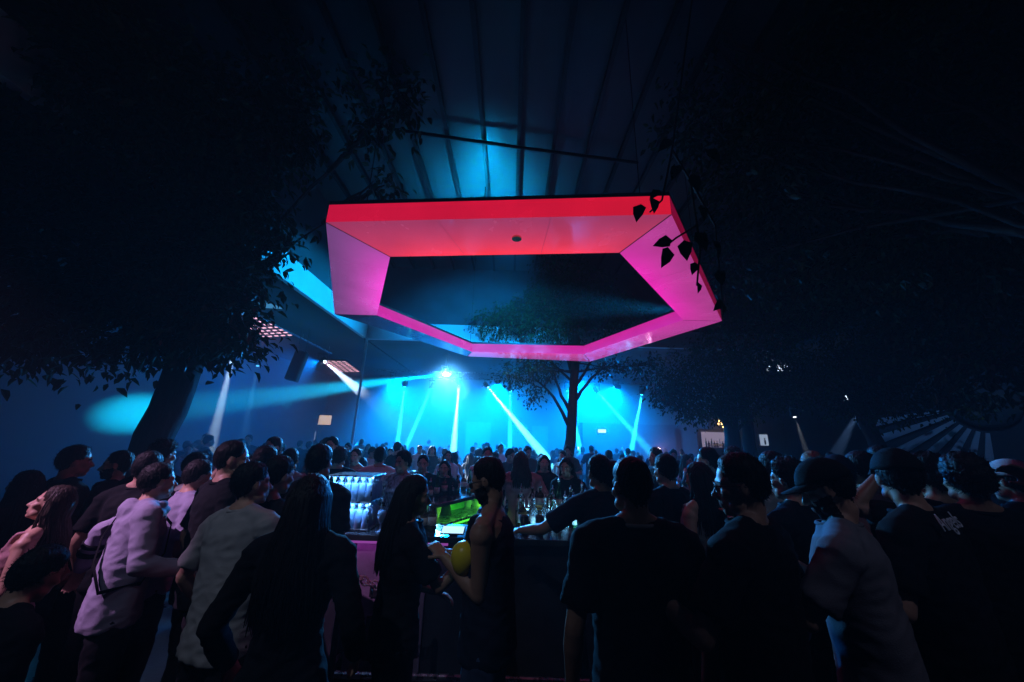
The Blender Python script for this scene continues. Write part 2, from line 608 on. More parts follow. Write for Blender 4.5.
b.lathe([(.06, -.02), (.06, -.002), (.0601, .0)], 16, c)
b.build('smoke_detector', M['gold'], frame)

# ------------------------------------------------------------------ stage lamps
CY = (0.02, 0.62, 1.0)
KB, KW = 165.0, 11.0      # beam and wash gains
BL = (0.0, 0.20, 1.0)
WH = (0.62, 0.86, 1.0)


def moving_head(src, tgt, power, col, size, label, lens=12, hang=None, blend=.25, sc_=1.0, group=None, soft=.03):
    src, tgt = Vector(src), Vector(tgt)
    d = (tgt - src).normalized()
    root = empty('stage_lamp', src)
    tag(root, label, 'stage lamp', group)
    q = d.to_track_quat('-Z', 'Y').to_matrix()
    m4 = q.to_4x4()
    b = MB()
    b.lathe([(.05, .2), (.085, .19), (.09, .08), (.082, -.05), (.088, -.06), (.088, -.085), (.07, -.085)], 16)
    b.xform(m4 @ Matrix.Scale(sc_, 4))
    b.build('lamp_head', M['black'], root)
    b = MB()
    b.lathe([(.069, -.080), (.069, -.083), (.03, -.088)], 16)
    b.xform(m4 @ Matrix.Scale(sc_, 4))
    b.build('lens', emat('lens', col, lens), root)
    b = MB()
    top = hang if hang is not None else src.z + .35
    hz = top - src.z
    for sx in (-.11, .11):
        b.box((sx * sc_, 0, .11 * sc_), (.02 * sc_, .06 * sc_, .3 * sc_))
    b.box((0, 0, .27 * sc_), (.26 * sc_, .14 * sc_, .06 * sc_))
    if hz > .3 * sc_:
        b.tube([(0, 0, .29 * sc_), (0, 0, hz)], [.014, .014], 6, rounded=False)
    b.build('yoke', M['black'], root, bevel=.004)
    if power > 0:
        spot('beam', src + d * .1 * sc_, tgt, power, col, size, blend, soft)
    return root


DEP = 15.5
beams = [  # x, y at lamp, x, y on the floor, power, size, colour, end depth
    (405, 385, 397, 447, 900, 5.0, CY, 15.2, 'slim cyan beam lamp on the truss, leftmost of the downward beams'),
    (432, 387, 406, 447, 800, 5.0, CY, 15.2, 'cyan beam lamp on the truss tilted left beside the bright flare lamp'),
    (459, 384, 453, 455, 2200, 6.0, (.12, .82, 1.0), 15.0, 'brightest cyan beam lamp on the truss, shining almost straight down'),
    (487, 386, 541, 452, 1700, 6.0, (.12, .78, 1.0), 14.6, 'cyan beam lamp on the truss shining down steeply to the right'),
    (510, 390, 510, 449, 650, 5.5, CY, 15.4, 'faint cyan beam lamp on the truss shining straight down'),
    (567, 389, 581, 452, 1000, 5.5, CY, 15.2, 'cyan beam lamp on the truss shining down behind the tree trunk'),
    (597, 391, 640, 440, 420, 7.0, CY, 15.2, 'soft cyan beam lamp on the truss crossing rightwards past the tree'),
    (642, 393, 632, 447, 900, 5.5, CY, 15.2, 'cyan beam lamp at the right end of the truss pointing down'),
    (616, 387, 470, 393, 700, 3.5, CY, 15.6, 'cyan beam lamp shooting level across the hall toward the left'),
]
for ax, ay, bx, by, pw, sz, col, ed, lab in beams:
    s_ = atd(ax, ay, DEP if ed < 15.5 else 14.9)
    moving_head(s_, atd(bx, by, ed), pw * KB, col, sz, lab, lens=10, hang=4.5 if s_.z < 4.2 else 4.75, group='beam lamps on the truss')
# main flare lamp, its beam crosses to the left wall
s_ = atd(445, 374, 14.2)
moving_head(s_, Vector((-10.1, 10.2, 2.4)), 60000, (.0, .60, 1.0), 8.0, 'very bright white-blue flare lamp in the middle of the back lamps', lens=60, hang=SZ, sc_=1.1, blend=1.0)
for o in COL.objects:
    if o.type == 'LIGHT' and abs(o.location.y - s_.y) < .2 and o.location.x < s_.x:
        o.scale = (1.9, 1, 1)
b = MB()
b.ball((0, 0, 0), .13, 16)
fl = tag(empty('flood_lamp', s_ + Vector((.12, -.35, -.02))), 'round white floodlight facing the crowd beside the flare lamp', 'floodlight')
b.build('lens', emat('flood', (.7, .93, 1.0), 45), fl, smooth=True)
b = MB()
b.tube([(0, 0.02, .05), (0, 0.06, SZ - fl.location.z)], [.016, .016], 6, rounded=False)
b.lathe([(.15, -.03), (.15, .07), (.11, .16)], 14)
b.build('hanger', M['black'], fl)
spot('flood_beam', fl.location + Vector((0, -.13, 0)), (0.0, 5, .3), 6000, (.10, .50, 1.0), 70, 1.0, .25)
# left lamps
moving_head(atz(240, 328, 4.9), atd(212, 442, 9.4), 200 * KB, WH, 4.5, 'white beam lamp under the left grid panel shining down', lens=40, hang=SZ)
moving_head(atd(258, 364, 13.0), atd(243, 440, 12.0), 16 * KB, (.1, .55, 1), 6.0, 'faint blue beam lamp behind the hanging loudspeaker', lens=3, hang=SZ)
moving_head(atd(324, 361, 14.0), atd(392, 417, 11.2), 180 * KB, (.55, .75, 1.0), 7.0, 'white beam lamp by the smaller grid panel crossing to the right', lens=18, hang=SZ)
# right lamps
moving_head(atd(794, 415, 13.5), atd(806, 450, 13.0), 70 * KB, (.75, .8, .85), 8.0, 'white beam lamp among the trees on the right', lens=3, hang=SZ)
moving_head(atd(862, 404, 12.0), atd(832, 462, 11.4), 80 * KB, (.25, .5, 1.0), 9.0, 'hazy blue beam lamp on the right beside the leaning trunk', lens=3, hang=SZ)
moving_head((10.9, 7.2, 4.9), (12.2, 9.0, 2.5), 50, (.12, .36, 1.0), 75, 'blue wash lamp aimed at the slatted fan', lens=2, hang=SZ)
moving_head((9.9, 8.6, 3.3), (10.5, 8.65, 3.2), 30, (.75, 1.0, .4), 34, 'small pale spotlight in the leaves near the slatted fan', lens=2, hang=SZ, sc_=.5)
# blue washes over dance floor
for k, (xx, tx, pw) in enumerate(((-5.3, -5.2, 1200), (-.6, -.6, 1300), (4.7, 5.0, 1100))):
    moving_head((xx, 15.9, 4.45), (tx, 20, 1.6), pw * KW, (.0, .27, 1.0), 110, 'blue wash lamp on the truss lighting the back wall, %s of the three' % ('left', 'middle', 'right')[k], lens=1.5, hang=4.5, blend=.9)
for k, (xx, tx, pw) in enumerate(((-2.4, -2.6, 600), (2.8, 3.0, 600))):
    moving_head((xx, 15.2, 4.4), (tx, 9.5, .5), pw * KW, (.0, .25, 1.0), 85, 'blue wash lamp on the truss tipped down toward the bar, %s of the pair' % ('left', 'right')[k], lens=1.2, hang=4.5, blend=.9)
moving_head((-7.6, 14.0, 4.8), (-10.2, 11.5, 2.6), 60 * KW, (.0, .22, 1.0), 120, 'blue wash lamp hung near the left wall', lens=1.5, hang=SZ, blend=.9)
# cyan uplight hung below the roof, and unseen blue floods added on the frame's top to brighten fascias and clerestory
def flood(loc, tgt, power, col, size, label, stem=None, squash=1.0):
    loc, tgt = Vector(loc), Vector(tgt)
    d = (tgt - loc).normalized()
    m4 = d.to_track_quat('-Z', 'Y').to_matrix().to_4x4()
    r = tag(empty('floodlight', loc), label, 'floodlight')
    b = MB(); b.box((0, 0, .0), (.26, .16, .09)); b.xform(m4); b.build('housing', M['black'], r, bevel=.01)
    b = MB(); b.box((0, 0, -.048), (.22, .12, .006)); b.xform(m4); b.build('lens', emat('flood_lens', col, 5), r)
    b = MB()
    z1 = (RZ - .02 if stem == 'up' else FH + TH + .02) - loc.z
    b.tube([(0, 0, 0), (0, 0, z1)], [.012, .012], 6, rounded=False)
    b.build('bracket', M['black'], r)
    spot('flood_beam', loc + d * .08, tgt, power, col, size, 1.0, .05).scale = (1, squash, 1)


flood((-.78, 7.55, 6.5), (-.76, 7.75, 8.0), 950, (.0, .42, 1.0), 140, 'cyan floodlight hung above the frame shining up at the ribbed roof', 'up')
flood((3.75, 7.0, 4.63), (-5.0, 8.6, 5.46), 8000, (.0, .40, 1.0), 40, 'blue floodlight on the right bar of the frame aimed at the left fascia', squash=.42)
flood((.1, 4.2, 4.75), (-1.0, 12.0, 5.4), 6000, (.0, .33, 1.0), 52, 'blue floodlight on the near bar of the frame aimed at the back fascia', squash=.7)
# violet wash from the left onto the near crowd
moving_head((-5.4, .6, 4.85), (-2.5, 2.75, 1.35), 1500, (.74, .40, .80), 20, 'violet-pink wash lamp under the left soffit near the camera', lens=3, hang=SZ, blend=.9)

moving_head((-2.4, -1.4, 6.2), (-.95, 2.35, 1.1), 170, (.62, .72, 1.0), 33, 'dim cool lamp hung from the roof behind the nearest people', lens=1, hang=RZ - .02, blend=1.0)
moving_head((3.0, -1.2, 6.2), (1.75, 2.0, 1.35), 75, (.62, .66, 1.0), 28, 'dim cool lamp hung from the roof behind the people on the right', lens=1, hang=RZ - .02, blend=1.0)  # lamp added out of view so the right-hand people show
# LED grid panels on the left soffit
def grid_panel(quad, label, lit):
    root = empty('light_grid_panel', quad[0])
    tag(root, label, 'grid light')
    q = [Vector(p) - Vector(quad[0]) for p in quad]

    def at(u, v):
        return q[0].lerp(q[1], u).lerp(q[3].lerp(q[2], u), v)
    b = MB()
    z = Vector((0, 0, .045))
    b.add([at(0, 0) + z, at(1, 0) + z, at(1, 1) + z, at(0, 1) + z, at(0, 0), at(1, 0), at(1, 1), at(0, 1)],
          [(0, 1, 2, 3), (4, 7, 6, 5), (0, 4, 5, 1), (1, 5, 6, 2), (2, 6, 7, 3), (3, 7, 4, 0)])
    b.build('backing', M['black'], root)
    m = emat('grid_led', (1.0, .50, .64), lit)
    nu, nv = 5, 9
    dz = Vector((0, 0, -.004))
    for i in range(nu):
        for j in range(nv):
            u0, u1, v0, v1 = (i + .2) / nu, (i + .8) / nu, (j + .3) / nv, (j + .7) / nv
            b = MB()
            b.add([at(u0, v0) + dz, at(u1, v0) + dz, at(u1, v1) + dz, at(u0, v1) + dz], [(0, 1, 2, 3)])
            b.build('led_tile', m, root)


grid_panel([atz(*p, 5.14) for p in ((222, 310), (250, 309), (295, 336), (262, 338))], 'pink-white grid light panel on the left soffit, nearer and larger', 2.0)
grid_panel([atz(*p, 5.14) for p in ((319, 360), (346, 361), (361, 372), (334, 372))], 'pink-white grid light panel on the left soffit, farther and smaller', 2.4)
b = MB()
q = [atz(*p, 5.17) for p in ((257, 303), (272, 304), (282, 309), (266, 308))]
b.add(q + [p + Vector((0, 0, .02)) for p in q], [(0, 3, 2, 1), (4, 5, 6, 7), (0, 1, 5, 4), (1, 2, 6, 5), (2, 3, 7, 6), (3, 0, 4, 7)])
tag(b.build('ceiling_tile_light', M['tile_lit']), 'small pale blue lit tile in the left soffit', 'tile light')
# hanging loudspeaker
sp = tag(empty('loudspeaker', atd(297, 366, 11.0), .3), 'tall dark column loudspeaker hung from the left soffit', 'loudspeaker')
b = MB()
b.box((0, 0, 0), (.34, .34, .95), Matrix.Rotation(R(10), 3, 'Y'))
b.build('cabinet', M['soffit'], sp, bevel=.03)
b = MB()
b.box((.0, -.18, 0), (.28, .012, .86), Matrix.Rotation(R(10), 3, 'Y'))
b.build('grille', M['black'], sp)
b = MB()
for xx in (-.06, .16):
    b.tube([(xx, 0, .45), (xx, 0, SZ - sp.location.z)], [.01, .01], 6, rounded=False)
b.build('hanger', M['rib'], sp)

# signs and screens
def lit_sign(name, px, py, Y, wd, hg, m, label, cat, hang=True):
    p = atd(px, py, Y)
    r = tag(empty(name, p), label, cat)
    b = MB()
    b.box((0, .03, 0), (wd + .05, .05, hg + .05))
    b.build('casing', M['black'], r, bevel=.005)
    b = MB()
    b.box((0, 0, 0), (wd, .012, hg))
    b.build('face', m, r)
    return r, p


m_or, nt, bb = nodes_of('tv_picture')
vz = nt.nodes.new('ShaderNodeTexVoronoi'); vz.inputs['Scale'].default_value = 5
tcn = nt.nodes.new('ShaderNodeTexCoord'); nt.links.new(tcn.outputs['Object'], vz.inputs['Vector'])
rmp = nt.nodes.new('ShaderNodeValToRGB')
rmp.color_ramp.elements[0].color = (1.0, .62, .25, 1); rmp.color_ramp.elements[1].color = (.9, .75, .7, 1)
nt.links.new(vz.outputs['Distance'], rmp.inputs[0]); nt.links.new(rmp.outputs[0], bb.inputs['Emission Color'])
bb.inputs['Emission Strength'].default_value = 1.1
m_or.cycles.emission_sampling = 'NONE'
r_, p_ = lit_sign('wall_screen', 325, 420, 18.5, .62, .46, m_or, 'small orange-white screen hung before the blue wall on the left', 'screen')
b = MB(); b.tube([(0, .04, .2), (0, .04, SZ - p_.z)], [.012, .012], 6, rounded=False); b.build('hanger', M['rib'], r_)
lit_sign('lit_poster', 312, 437, 19.5, .35, .55, M['poster_lit'], 'small pale lit poster low on the back wall at left', 'poster')
r_, p_ = lit_sign('exit_sign', 602, 431, 19.2, .42, .17, M['exit'], 'small white lit exit light over the door of the dark booth', 'sign')
lit_sign('lit_poster', 764, 440, 14.6, .32, .42, M['poster_lit'], 'small pale lit poster with a dark figure beside the tree trunks', 'poster')
b = MB()
pq = atd(765, 441, 14.58)
b.ball((pq.x, 14.58, pq.z + .08), (.03, .006, .035), 8); b.box((pq.x, 14.58, pq.z - .05), (.06, .01, .17))
b.build('poster_figure', M['black'], [o for o in COL.objects if o.name.startswith('lit_poster')][-1]).matrix_parent_inverse = Matrix.Translation(-[o for o in COL.objects if o.name.startswith('lit_poster')][-1].location)

# ================================================================== BAR
bar_o = [(-1.68, 3.40), (1.75, 3.40), (3.05, 5.1), (1.75, 6.95), (-1.25, 6.95), (-2.05, 5.1)]
bcx, bcy = .3, 5.15


def inset(poly, k):
    c = Vector((bcx, bcy))
    n = len(poly)
    out = []
    for i in range(n):
        p0, p1, p2 = Vector(poly[i - 1]), Vector(poly[i]), Vector(poly[(i + 1) % n])
        d1, d2 = (p1 - p0).normalized(), (p2 - p1).normalized()
        n1, n2 = Vector((-d1.y, d1.x)), Vector((-d2.y, d2.x))
        bis = (n1 + n2).normalized()
        out.append(p1 + bis * (k / max(.3, bis.dot(n1))))
    return out


bar = tag(empty('bar_counter', (0, 0, 0)), 'dark hexagonal bar counter in the middle of the crowd', 'bar')


def ring_prism(po, pi, z0, z1):
    b = MB()
    n = len(po)
    vs = [(p[0], p[1], z) for z in (z0, z1) for pl in (po, pi) for p in pl]
    fs = []
    for i in range(n):
        j = (i + 1) % n
        fs += [(i, j, 2 * n + j, 2 * n + i), (n + j, n + i, 3 * n + i, 3 * n + j), (2 * n + i, 2 * n + j, 3 * n + j, 3 * n + i), (j, i, n + i, n + j)]
    b.add(vs, fs)
    return b


ring_prism(bar_o, inset(bar_o, .5), 1.05, 1.10).build('counter_top', M['bar_top'], bar, bevel=.008)
ring_prism(inset(bar_o, .10), inset(bar_o, .16), 0, 1.048).build('front_panel', M['bar'], bar)
ring_prism(inset(bar_o, .17), inset(bar_o, .62), .86, .89).build('work_shelf', M['steel'], bar)
# purple-lit cladding with dark slots at the left end of the near side
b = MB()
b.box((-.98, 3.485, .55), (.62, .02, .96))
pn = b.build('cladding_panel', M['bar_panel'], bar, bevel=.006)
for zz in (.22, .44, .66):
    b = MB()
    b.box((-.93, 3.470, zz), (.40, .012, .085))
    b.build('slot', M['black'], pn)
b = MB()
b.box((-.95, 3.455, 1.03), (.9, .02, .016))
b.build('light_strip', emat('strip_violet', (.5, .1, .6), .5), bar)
vl = bpy.data.lights.new('violet_glow', 'AREA')
vl.shape = 'RECTANGLE'; vl.size = .85; vl.size_y = .03; vl.energy = .4; vl.color = (.75, .12, .8)
vo = bpy.data.objects.new('violet_glow', vl)
COL.objects.link(vo)
vo.location = (-.95, 3.43, 1.02)
b = MB()
b.tube([(-1.75, 3.2, .22), (1.75, 3.2, .22)], [.022, .022], 10)
for xx in (-1.3, 0, 1.4):
    b.tube([(xx, 3.2, .22), (xx, 3.5, .22)], [.014, .014], 8)
b.build('foot_rail', M['steel'], bar)
# chain
def chain(p0, p1, n, sag):
    b = MB()
    p0, p1 = Vector(p0), Vector(p1)
    for i in range(n):
        t = (i + .5) / n
        c = p0.lerp(p1, t) - Vector((0, 0, sag * 4 * t * (1 - t)))
        dirv = (p1 - p0).normalized()
        side = Vector((0, 0, 1)) if i % 2 else Vector((0, 1, 0))
        L_ = (p1 - p0).length / n * .72
        pts = [c + dirv * (L_ * math.cos(a)) + side * (.028 * math.sin(a)) for a in [2 * math.pi * k / 14 for k in range(14)]]
        b.tube(pts, [.0065] * 14, 6, up=side.cross(dirv), close=True)
    return b


ch = chain(atd(346, 569, 2.9), atd(400, 590, 3.0), 10, .03).build('barrier_chain', M['chain'], smooth=True)
tag(ch, 'pink plastic link chain strung low in front of the bar', 'chain')
pp0, pp1 = atd(345, 569, 2.9), atd(402, 590, 3.0)
for k, (pp, lab) in enumerate(((pp0, 'short black post at the left end of the pink chain'), (pp1, 'short black post at the right end of the pink chain'))):
    b = MB()
    b.lathe([(.13, 0), (.13, .02), (.03, .035), (.022, .05), (.022, pp.z + .02), (.03, pp.z + .03), (.02, pp.z + .06)], 14, (pp.x, pp.y, 0))
    tag(b.build('barrier_post', M['black'], smooth=False), lab, 'post')

# back-bar island with green lit shelves, oblique to the counter
isl = tag(empty('back_bar_island', (0, 0, 0)), 'low service island inside the bar with green lit shelves', 'bar island')
A, B = atd(424, 506, 4.3), atd(500, 489, 5.9)
A.z = B.z = 0
dirI = (B - A).normalized()
nI = Vector((-dirI.y, dirI.x, 0))
ztop = 1.16
rotI = Matrix.Rotation(math.atan2(dirI.y, dirI.x), 3, 'Z')
LI = (B - A).length


def ib(name, u, v, z, du, dv, dz, m, bevel=.0):
    b = MB()
    b.box(A + dirI * u + nI * v + Vector((0, 0, z)), (du, dv, dz), rotI)
    return b.build(name, m, isl, bevel=bevel)


ib('island_top', LI / 2, .3, ztop, LI + .1, .62, .04, M['bar_top'], .006)
ib('back_panel', LI / 2, .56, .56, LI, .03, 1.14, M['bar'])
ib('end_panel', 0, .3, .56, .03, .5, 1.12, M['bar'])
ib('end_panel', LI, .3, .56, .03, .5, 1.12, M['bar'])
ib('shelf', LI / 2, .3, .90, LI - .04, .44, .025, M['steel'])
ib('shelf', LI / 2, .3, .58, LI - .04, .44, .025, M['bar'])
ib('light_strip', LI / 2, .08, ztop - .03, LI - .1, .02, .016, M['green_led'])
ib('light_strip', LI / 2, .08, .875, LI - .1, .02, .016, M['green_led'])
gl = bpy.data.lights.new('green_glow', 'AREA')
gl.shape = 'RECTANGLE'; gl.size = LI - .2; gl.size_y = .05; gl.energy = 9; gl.color = (.12, 1, .08)
for zz in (ztop - .045, .86):
    go = bpy.data.objects.new('green_glow', gl)
    COL.objects.link(go)
    go.location = A + dirI * (LI / 2) + nI * .12 + Vector((0, 0, zz))
    go.rotation_euler = (0, 0, math.atan2(dirI.y, dirI.x))
M['green_paint'] = mat('green_back', (.18, .5, .12), .5, var=.2)
ib('splashback', LI / 2, .535, .86, LI - .06, .012, .5, M['green_paint'])

for i_, (pa_, pb_) in enumerate((((-1.3, 3.98), (1.5, 3.98)), ((-1.0, 6.4), (1.5, 6.4)))):
    b = MB()
    b.tube([(*pa_, 1.035), (*pb_, 1.035)], [.008, .008], 6)
    b.build('light_strip', emat('strip_ice%d' % i_, (.2, .6, 1.0), 2.5), bar)  # blue strips added to brighten the bar
# second island to the right carrying bottles
i2 = tag(empty('bottle_station', (.75, 4.35, 0)), 'low bottle station inside the bar crowded with bottles', 'bar station')
b = MB()
b.box((0, 0, 1.0), (1.3, .55, .04)); b.build('top', M['bar_top'], i2, bevel=.006)
b = MB()
b.box((0, 0, .5), (1.2, .45, .96)); b.build('cabinet', M['bar'], i2, bevel=.01)
b = MB()
b.box((0, .2, 1.09), (1.3, .16, .12)); b.build('riser_step', M['bar'], i2, bevel=.006)
b = MB()
b.box((0, -.262, 1.0), (1.2, .01, .025)); b.build('light_strip', emat('strip_blue', (.25, .7, 1.0), 3), i2)

# ------------------------------------------------------------------ bottles, glasses
def bottle_proto(kind):
    root = empty('bottle', (0, 0, 0))
    prof = {
        'tall': [(.028, 0), (.037, .004), (.038, .02), (.038, .17), (.03, .205), (.015, .235), (.0135, .29), (.016, .292), (.016, .30), (.010, .302)],
        'wide': [(.036, 0), (.046, .004), (.047, .02), (.047, .13), (.038, .165), (.016, .185), (.0145, .225), (.017, .227), (.017, .24), (.010, .241)],
        'slim': [(.024, 0), (.031, .004), (.031, .19), (.026, .22), (.013, .255), (.013, .32), (.015, .321), (.015, .332), (.009, .333)],
    }[kind]
    m = {'tall': 'bottle_clear', 'wide': 'bottle_dark', 'slim': 'bottle_green'}[kind]
    b = MB(); b.lathe(prof, 16)
    b.build('glass_body', M[m], root, smooth=True)
    r = max(p[0] for p in prof) + .0012
    b = MB(); b.lathe([(r - .002, .05), (r, .051), (r, .125), (r - .002, .126)], 16)
    b.build('paper_label', M['label'], root, smooth=True)
    zt = prof[-1][1]
    b = MB(); b.lathe([(.017, zt - .012), (.0175, zt + .01), (.006, zt + .015), (.005, zt + .05), (.003, zt + .055)], 10)
    b.build('pourer', M['steel'], root, smooth=True)
    return root


BLAB = {'tall': 'tall clear bottle with pourer', 'wide': 'squat amber bottle with pourer', 'slim': 'slim green bottle with pourer'}
protos = {}


def put_bottle(kind, p, where, grp, s=1.0):
    if kind not in protos:
        o = protos[kind] = bottle_proto(kind)
    else:
        o = copy_tree(protos[kind])
    o.location = p
    o.rotation_euler = (0, 0, random.uniform(0, 6.28))
    o.scale = (s, s, s)
    tag(o, BLAB[kind] + ' ' + where, 'bottle', grp)


rnd = random.Random(5)
for row, (yy, zz) in enumerate(((4.20, 1.02), (4.33, 1.02), (4.52, 1.15))):
    for k in range(11):
        put_bottle(rnd.choice(['tall', 'tall', 'wide', 'slim']), (.16 + k * .117 + rnd.uniform(-.02, .02), yy + rnd.uniform(-.02, .02), zz),
                   'in the %s row of the bottle station' % ('front', 'middle', 'raised back')[row], 'bottles on the bottle station', rnd.uniform(.92, 1.1))
for k in range(13):
    u = .08 + k * (LI - .16) / 12
    p = A + dirI * u + nI * (.3 + rnd.uniform(-.12, .15)) + Vector((0, 0, ztop + .021))
    put_bottle(rnd.choice(['tall', 'wide', 'slim']), p, 'on top of the green lit island', 'bottles on the green lit island', rnd.uniform(.8, 1.0))
for k in range(9):
    p = Vector((-1.15 + rnd.uniform(0, .35), 3.55 + k * .035, 1.101))
    p = Vector((-1.02 + (k % 5) * .085 + rnd.uniform(-.01, .01), 3.62 + (k // 5) * .12, 1.101))
    put_bottle(rnd.choice(['tall', 'wide', 'slim']), p, 'beside the glass rack on the near counter', 'bottles beside the glass rack', rnd.uniform(.75, .95))
for k in range(10):
    p = Vector((2.15 + .055 * k + rnd.uniform(-.03, .03), 4.12 + .085 * k + rnd.uniform(-.05, .05), 1.101))
    if abs(k - 5) < 2: continue
    put_bottle(rnd.choice(['tall', 'wide', 'slim']), p, 'on the right arm of the bar counter', 'bottles on the right arm of the bar', rnd.uniform(.9, 1.05))

def strip_light(name, p, target, sx, energy, col):  # unseen area lights added to brighten the bottles and glasses
    al = bpy.data.lights.new(name, 'AREA')
    al.shape = 'RECTANGLE'; al.size = sx; al.size_y = .03; al.energy = energy; al.color = col
    ao = bpy.data.objects.new(name, al)
    COL.objects.link(ao)
    ao.matrix_world = Matrix.Translation(p) @ (Vector(target) - Vector(p)).to_track_quat('-Z', 'Y').to_matrix().to_4x4()


strip_light('station_glow', (.75, 4.62, 1.06 + .12), (.75, 4.0, 1.5), 1.2, 5, (.22, .62, 1.0))
for zz in (1.101 + .226, 1.101 + .446):
    strip_light('rack_glow', (-1.43, 3.485, zz), (-1.43, 3.64, zz - .2), .40, 4.5, (.15, .45, 1.0))
strip_light('station_front_glow', (.75, 4.04, 1.04), (.75, 4.5, 1.3), 1.2, 4, (.2, .62, 1.0))
strip_light('counter_glow', (-.2, 6.3, 1.13), (0, 5.0, 1.4), 2.0, 5, (.15, .6, 1.0))
# glass rack: two tiers of upturned tumblers
rk = tag(empty('glass_rack', (-1.43, 3.66, 1.101)), 'two-tier rack of upturned glasses glowing blue on the counter end', 'rack')
for k, zz in enumerate((.012, .235, .455)):
    b = MB(); b.box((0, 0, zz), (.42, .34, .012)); b.build('tray', M['steel'], rk, bevel=.003)
for sx in (-.2, .2):
    for sy in (-.16, .16):
        b = MB(); b.tube([(sx, sy, 0), (sx, sy, .46)], [.006, .006], 6, rounded=False); b.build('upright', M['steel'], rk)
gp = None
for tier, zz in enumerate((.019, .242)):
    for i in range(6):
        for j in range(4):
            if gp is None:
                b = MB(); b.lathe([(.036, 0), (.037, .002), (.030, .14), (.026, .15), (.010, .152), (.010, .165), (.024, .2), (.022, .2)], 14)
                gp = g_ = b.build('glass', M['glass'], None, smooth=True)
            else:
                g_ = gp.copy(); COL.objects.link(g_)
            g_.location = Vector((-1.43 - .165 + i * .066, 3.66 - .12 + j * .08, 1.101 + zz))
            tag(g_, 'upturned stemmed glass on the %s tier of the glass rack' % ('lower', 'upper')[tier], 'glass', 'glasses standing in the rack')

# drinks and things on the counter
def cocktail(p, label):
    r = tag(empty('cocktail_glass', p), label, 'drink')
    b = MB(); b.lathe([(.036, 0), (.036, .004), (.006, .012), (.006, .06), (.03, .085), (.037, .13), (.034, .17), (.032, .17)], 16); b.build('glass', M['glass'], r, smooth=True)
    b = MB(); b.lathe([(.005, .07), (.028, .09), (.033, .13), (.031, .15)], 14); b.build('drink', M['amber_drink'], r, smooth=True)
    b = MB(); b.tube([(0, 0, .1), (.03, .01, .24)], [.003, .003], 6); b.build('straw', M['black'], r)


cocktail((-1.12, 3.52, 1.101), 'stemmed glass of orange drink beside the glass rack')
cocktail((1.02, 3.52, 1.101), 'stemmed glass of orange drink near the man leaning on the bar')
t = tag(empty('till_tablet', (-.47, 3.50, 1.101)), 'bright tablet screen lying tilted on the near counter', 'tablet')
b = MB(); b.box((0, 0, .03), (.21, .14, .010), Matrix.Rotation(R(14), 3, 'X')); b.build('casing', M['black'], t, bevel=.003)
b = MB(); b.box((0, -.002, .0362), (.19, .12, .003), Matrix.Rotation(R(14), 3, 'X')); b.build('screen', M['screen'], t)
b = MB(); b.box((0, .04, .018), (.08, .03, .036)); b.build('stand', M['black'], t)
bk = tag(empty('ice_bucket', atd(682, 508, 4.35)), 'white round ice bucket on the right arm of the bar', 'bucket')
bk.location.z = 1.101
b = MB(); b.lathe([(.085, 0), (.09, .004), (.115, .2), (.12, .2), (.12, .215), (.105, .215), (.09, .05), (.01, .05)], 22); b.build('pail', M['bucket'], bk, smooth=True)
b = MB(); b.tube([(.118 * math.cos(a), .0, .2 + .1 * math.sin(a)) for a in [math.pi * k / 10 for k in range(11)]], [.004] * 11, 6); b.build('handle', M['steel'], bk)
fx = tag(empty('sparkler_candle', bk.location + Vector((.0, 0, .05))), 'small white flame burning in the ice bucket', 'candle')
b = MB(); b.tube([(0, 0, 0), (0, 0, .2)], [.012, .01], 8); b.build('stick', M['label'], fx)
b = MB(); b.lathe([(.004, .2), (.012, .215), (.009, .24), (.002, .265)], 8); b.build('flame', M['flame'], fx)
for k, (px, py) in enumerate(((652, 500), (662, 500))):
    p = atd(px, py, 4.2); p.z = 1.101
    b = MB(); b.lathe([(.03, 0), (.032, .003), (.036, .26), (.033, .26), (.029, .02), (.01, .02)], 16)
    tag(b.build('tall_glass', M['glass'], smooth=True), 'tall straight glass standing left of the ice bucket, %s of the two' % ('left', 'right')[k], 'glass', 'tall glasses by the bucket')
    bpy.context.scene.collection.objects[-1].location = p
for k, xx in enumerate((.16, .30)):
    b = MB(); b.lathe([(.03, 0), (.032, .003), (.043, .16), (.04, .16), (.03, .02), (.01, .02)], 16)
    o = tag(b.build('shaker_cup', M['black'], smooth=True), 'black plastic cup on the near counter, %s of two by the sunglasses man' % ('nearer', 'farther')[k], 'cup')
    o.location = (xx, 3.55, 1.101)

# right-hand bottle bar far behind
rb = tag(empty('wall_bottle_shelf', (0, 0, 0)), 'lit pale bottle shelf far behind under the trees on the right', 'shelf')
pa, pb = atd(706, 446, 14.2), atd(741, 434, 14.2)
b = MB(); b.box(((pa.x + pb.x) / 2, 14.45, (pa.z + pb.z) / 2), (pb.x - pa.x, .03, abs(pb.z - pa.z) + .1)); b.build('backlight', M['shelf_lit'], rb)
b = MB(); b.box(((pa.x + pb.x) / 2, 14.3, pa.z - .06), (pb.x - pa.x + .1, .34, .04)); b.build('shelf_board', M['bar'], rb)
b = MB(); b.box(((pa.x + pb.x) / 2, 14.5, 1.3), (pb.x - pa.x + .3, .04, 2.6)); b.build('back_panel', M['wall_dark'], rb)
for k in range(13):
    put_bottle(rnd.choice(['tall', 'wide', 'slim']), (pa.x + .06 + k * (pb.x - pa.x - .12) / 12, 14.28, pa.z - .038), 'on the far lit shelf', 'bottles on the far lit shelf', .95)
wl = tag(empty('bulb_cluster', atd(727, 423, 13.6)), 'cluster of small warm yellow bulbs above the far bottle shelf', 'lamp')
b = MB()
for k in range(16):
    b.ball((rnd.uniform(-.34, .34), rnd.uniform(-.1, .1), rnd.uniform(-.14, .16)), .040, 8)
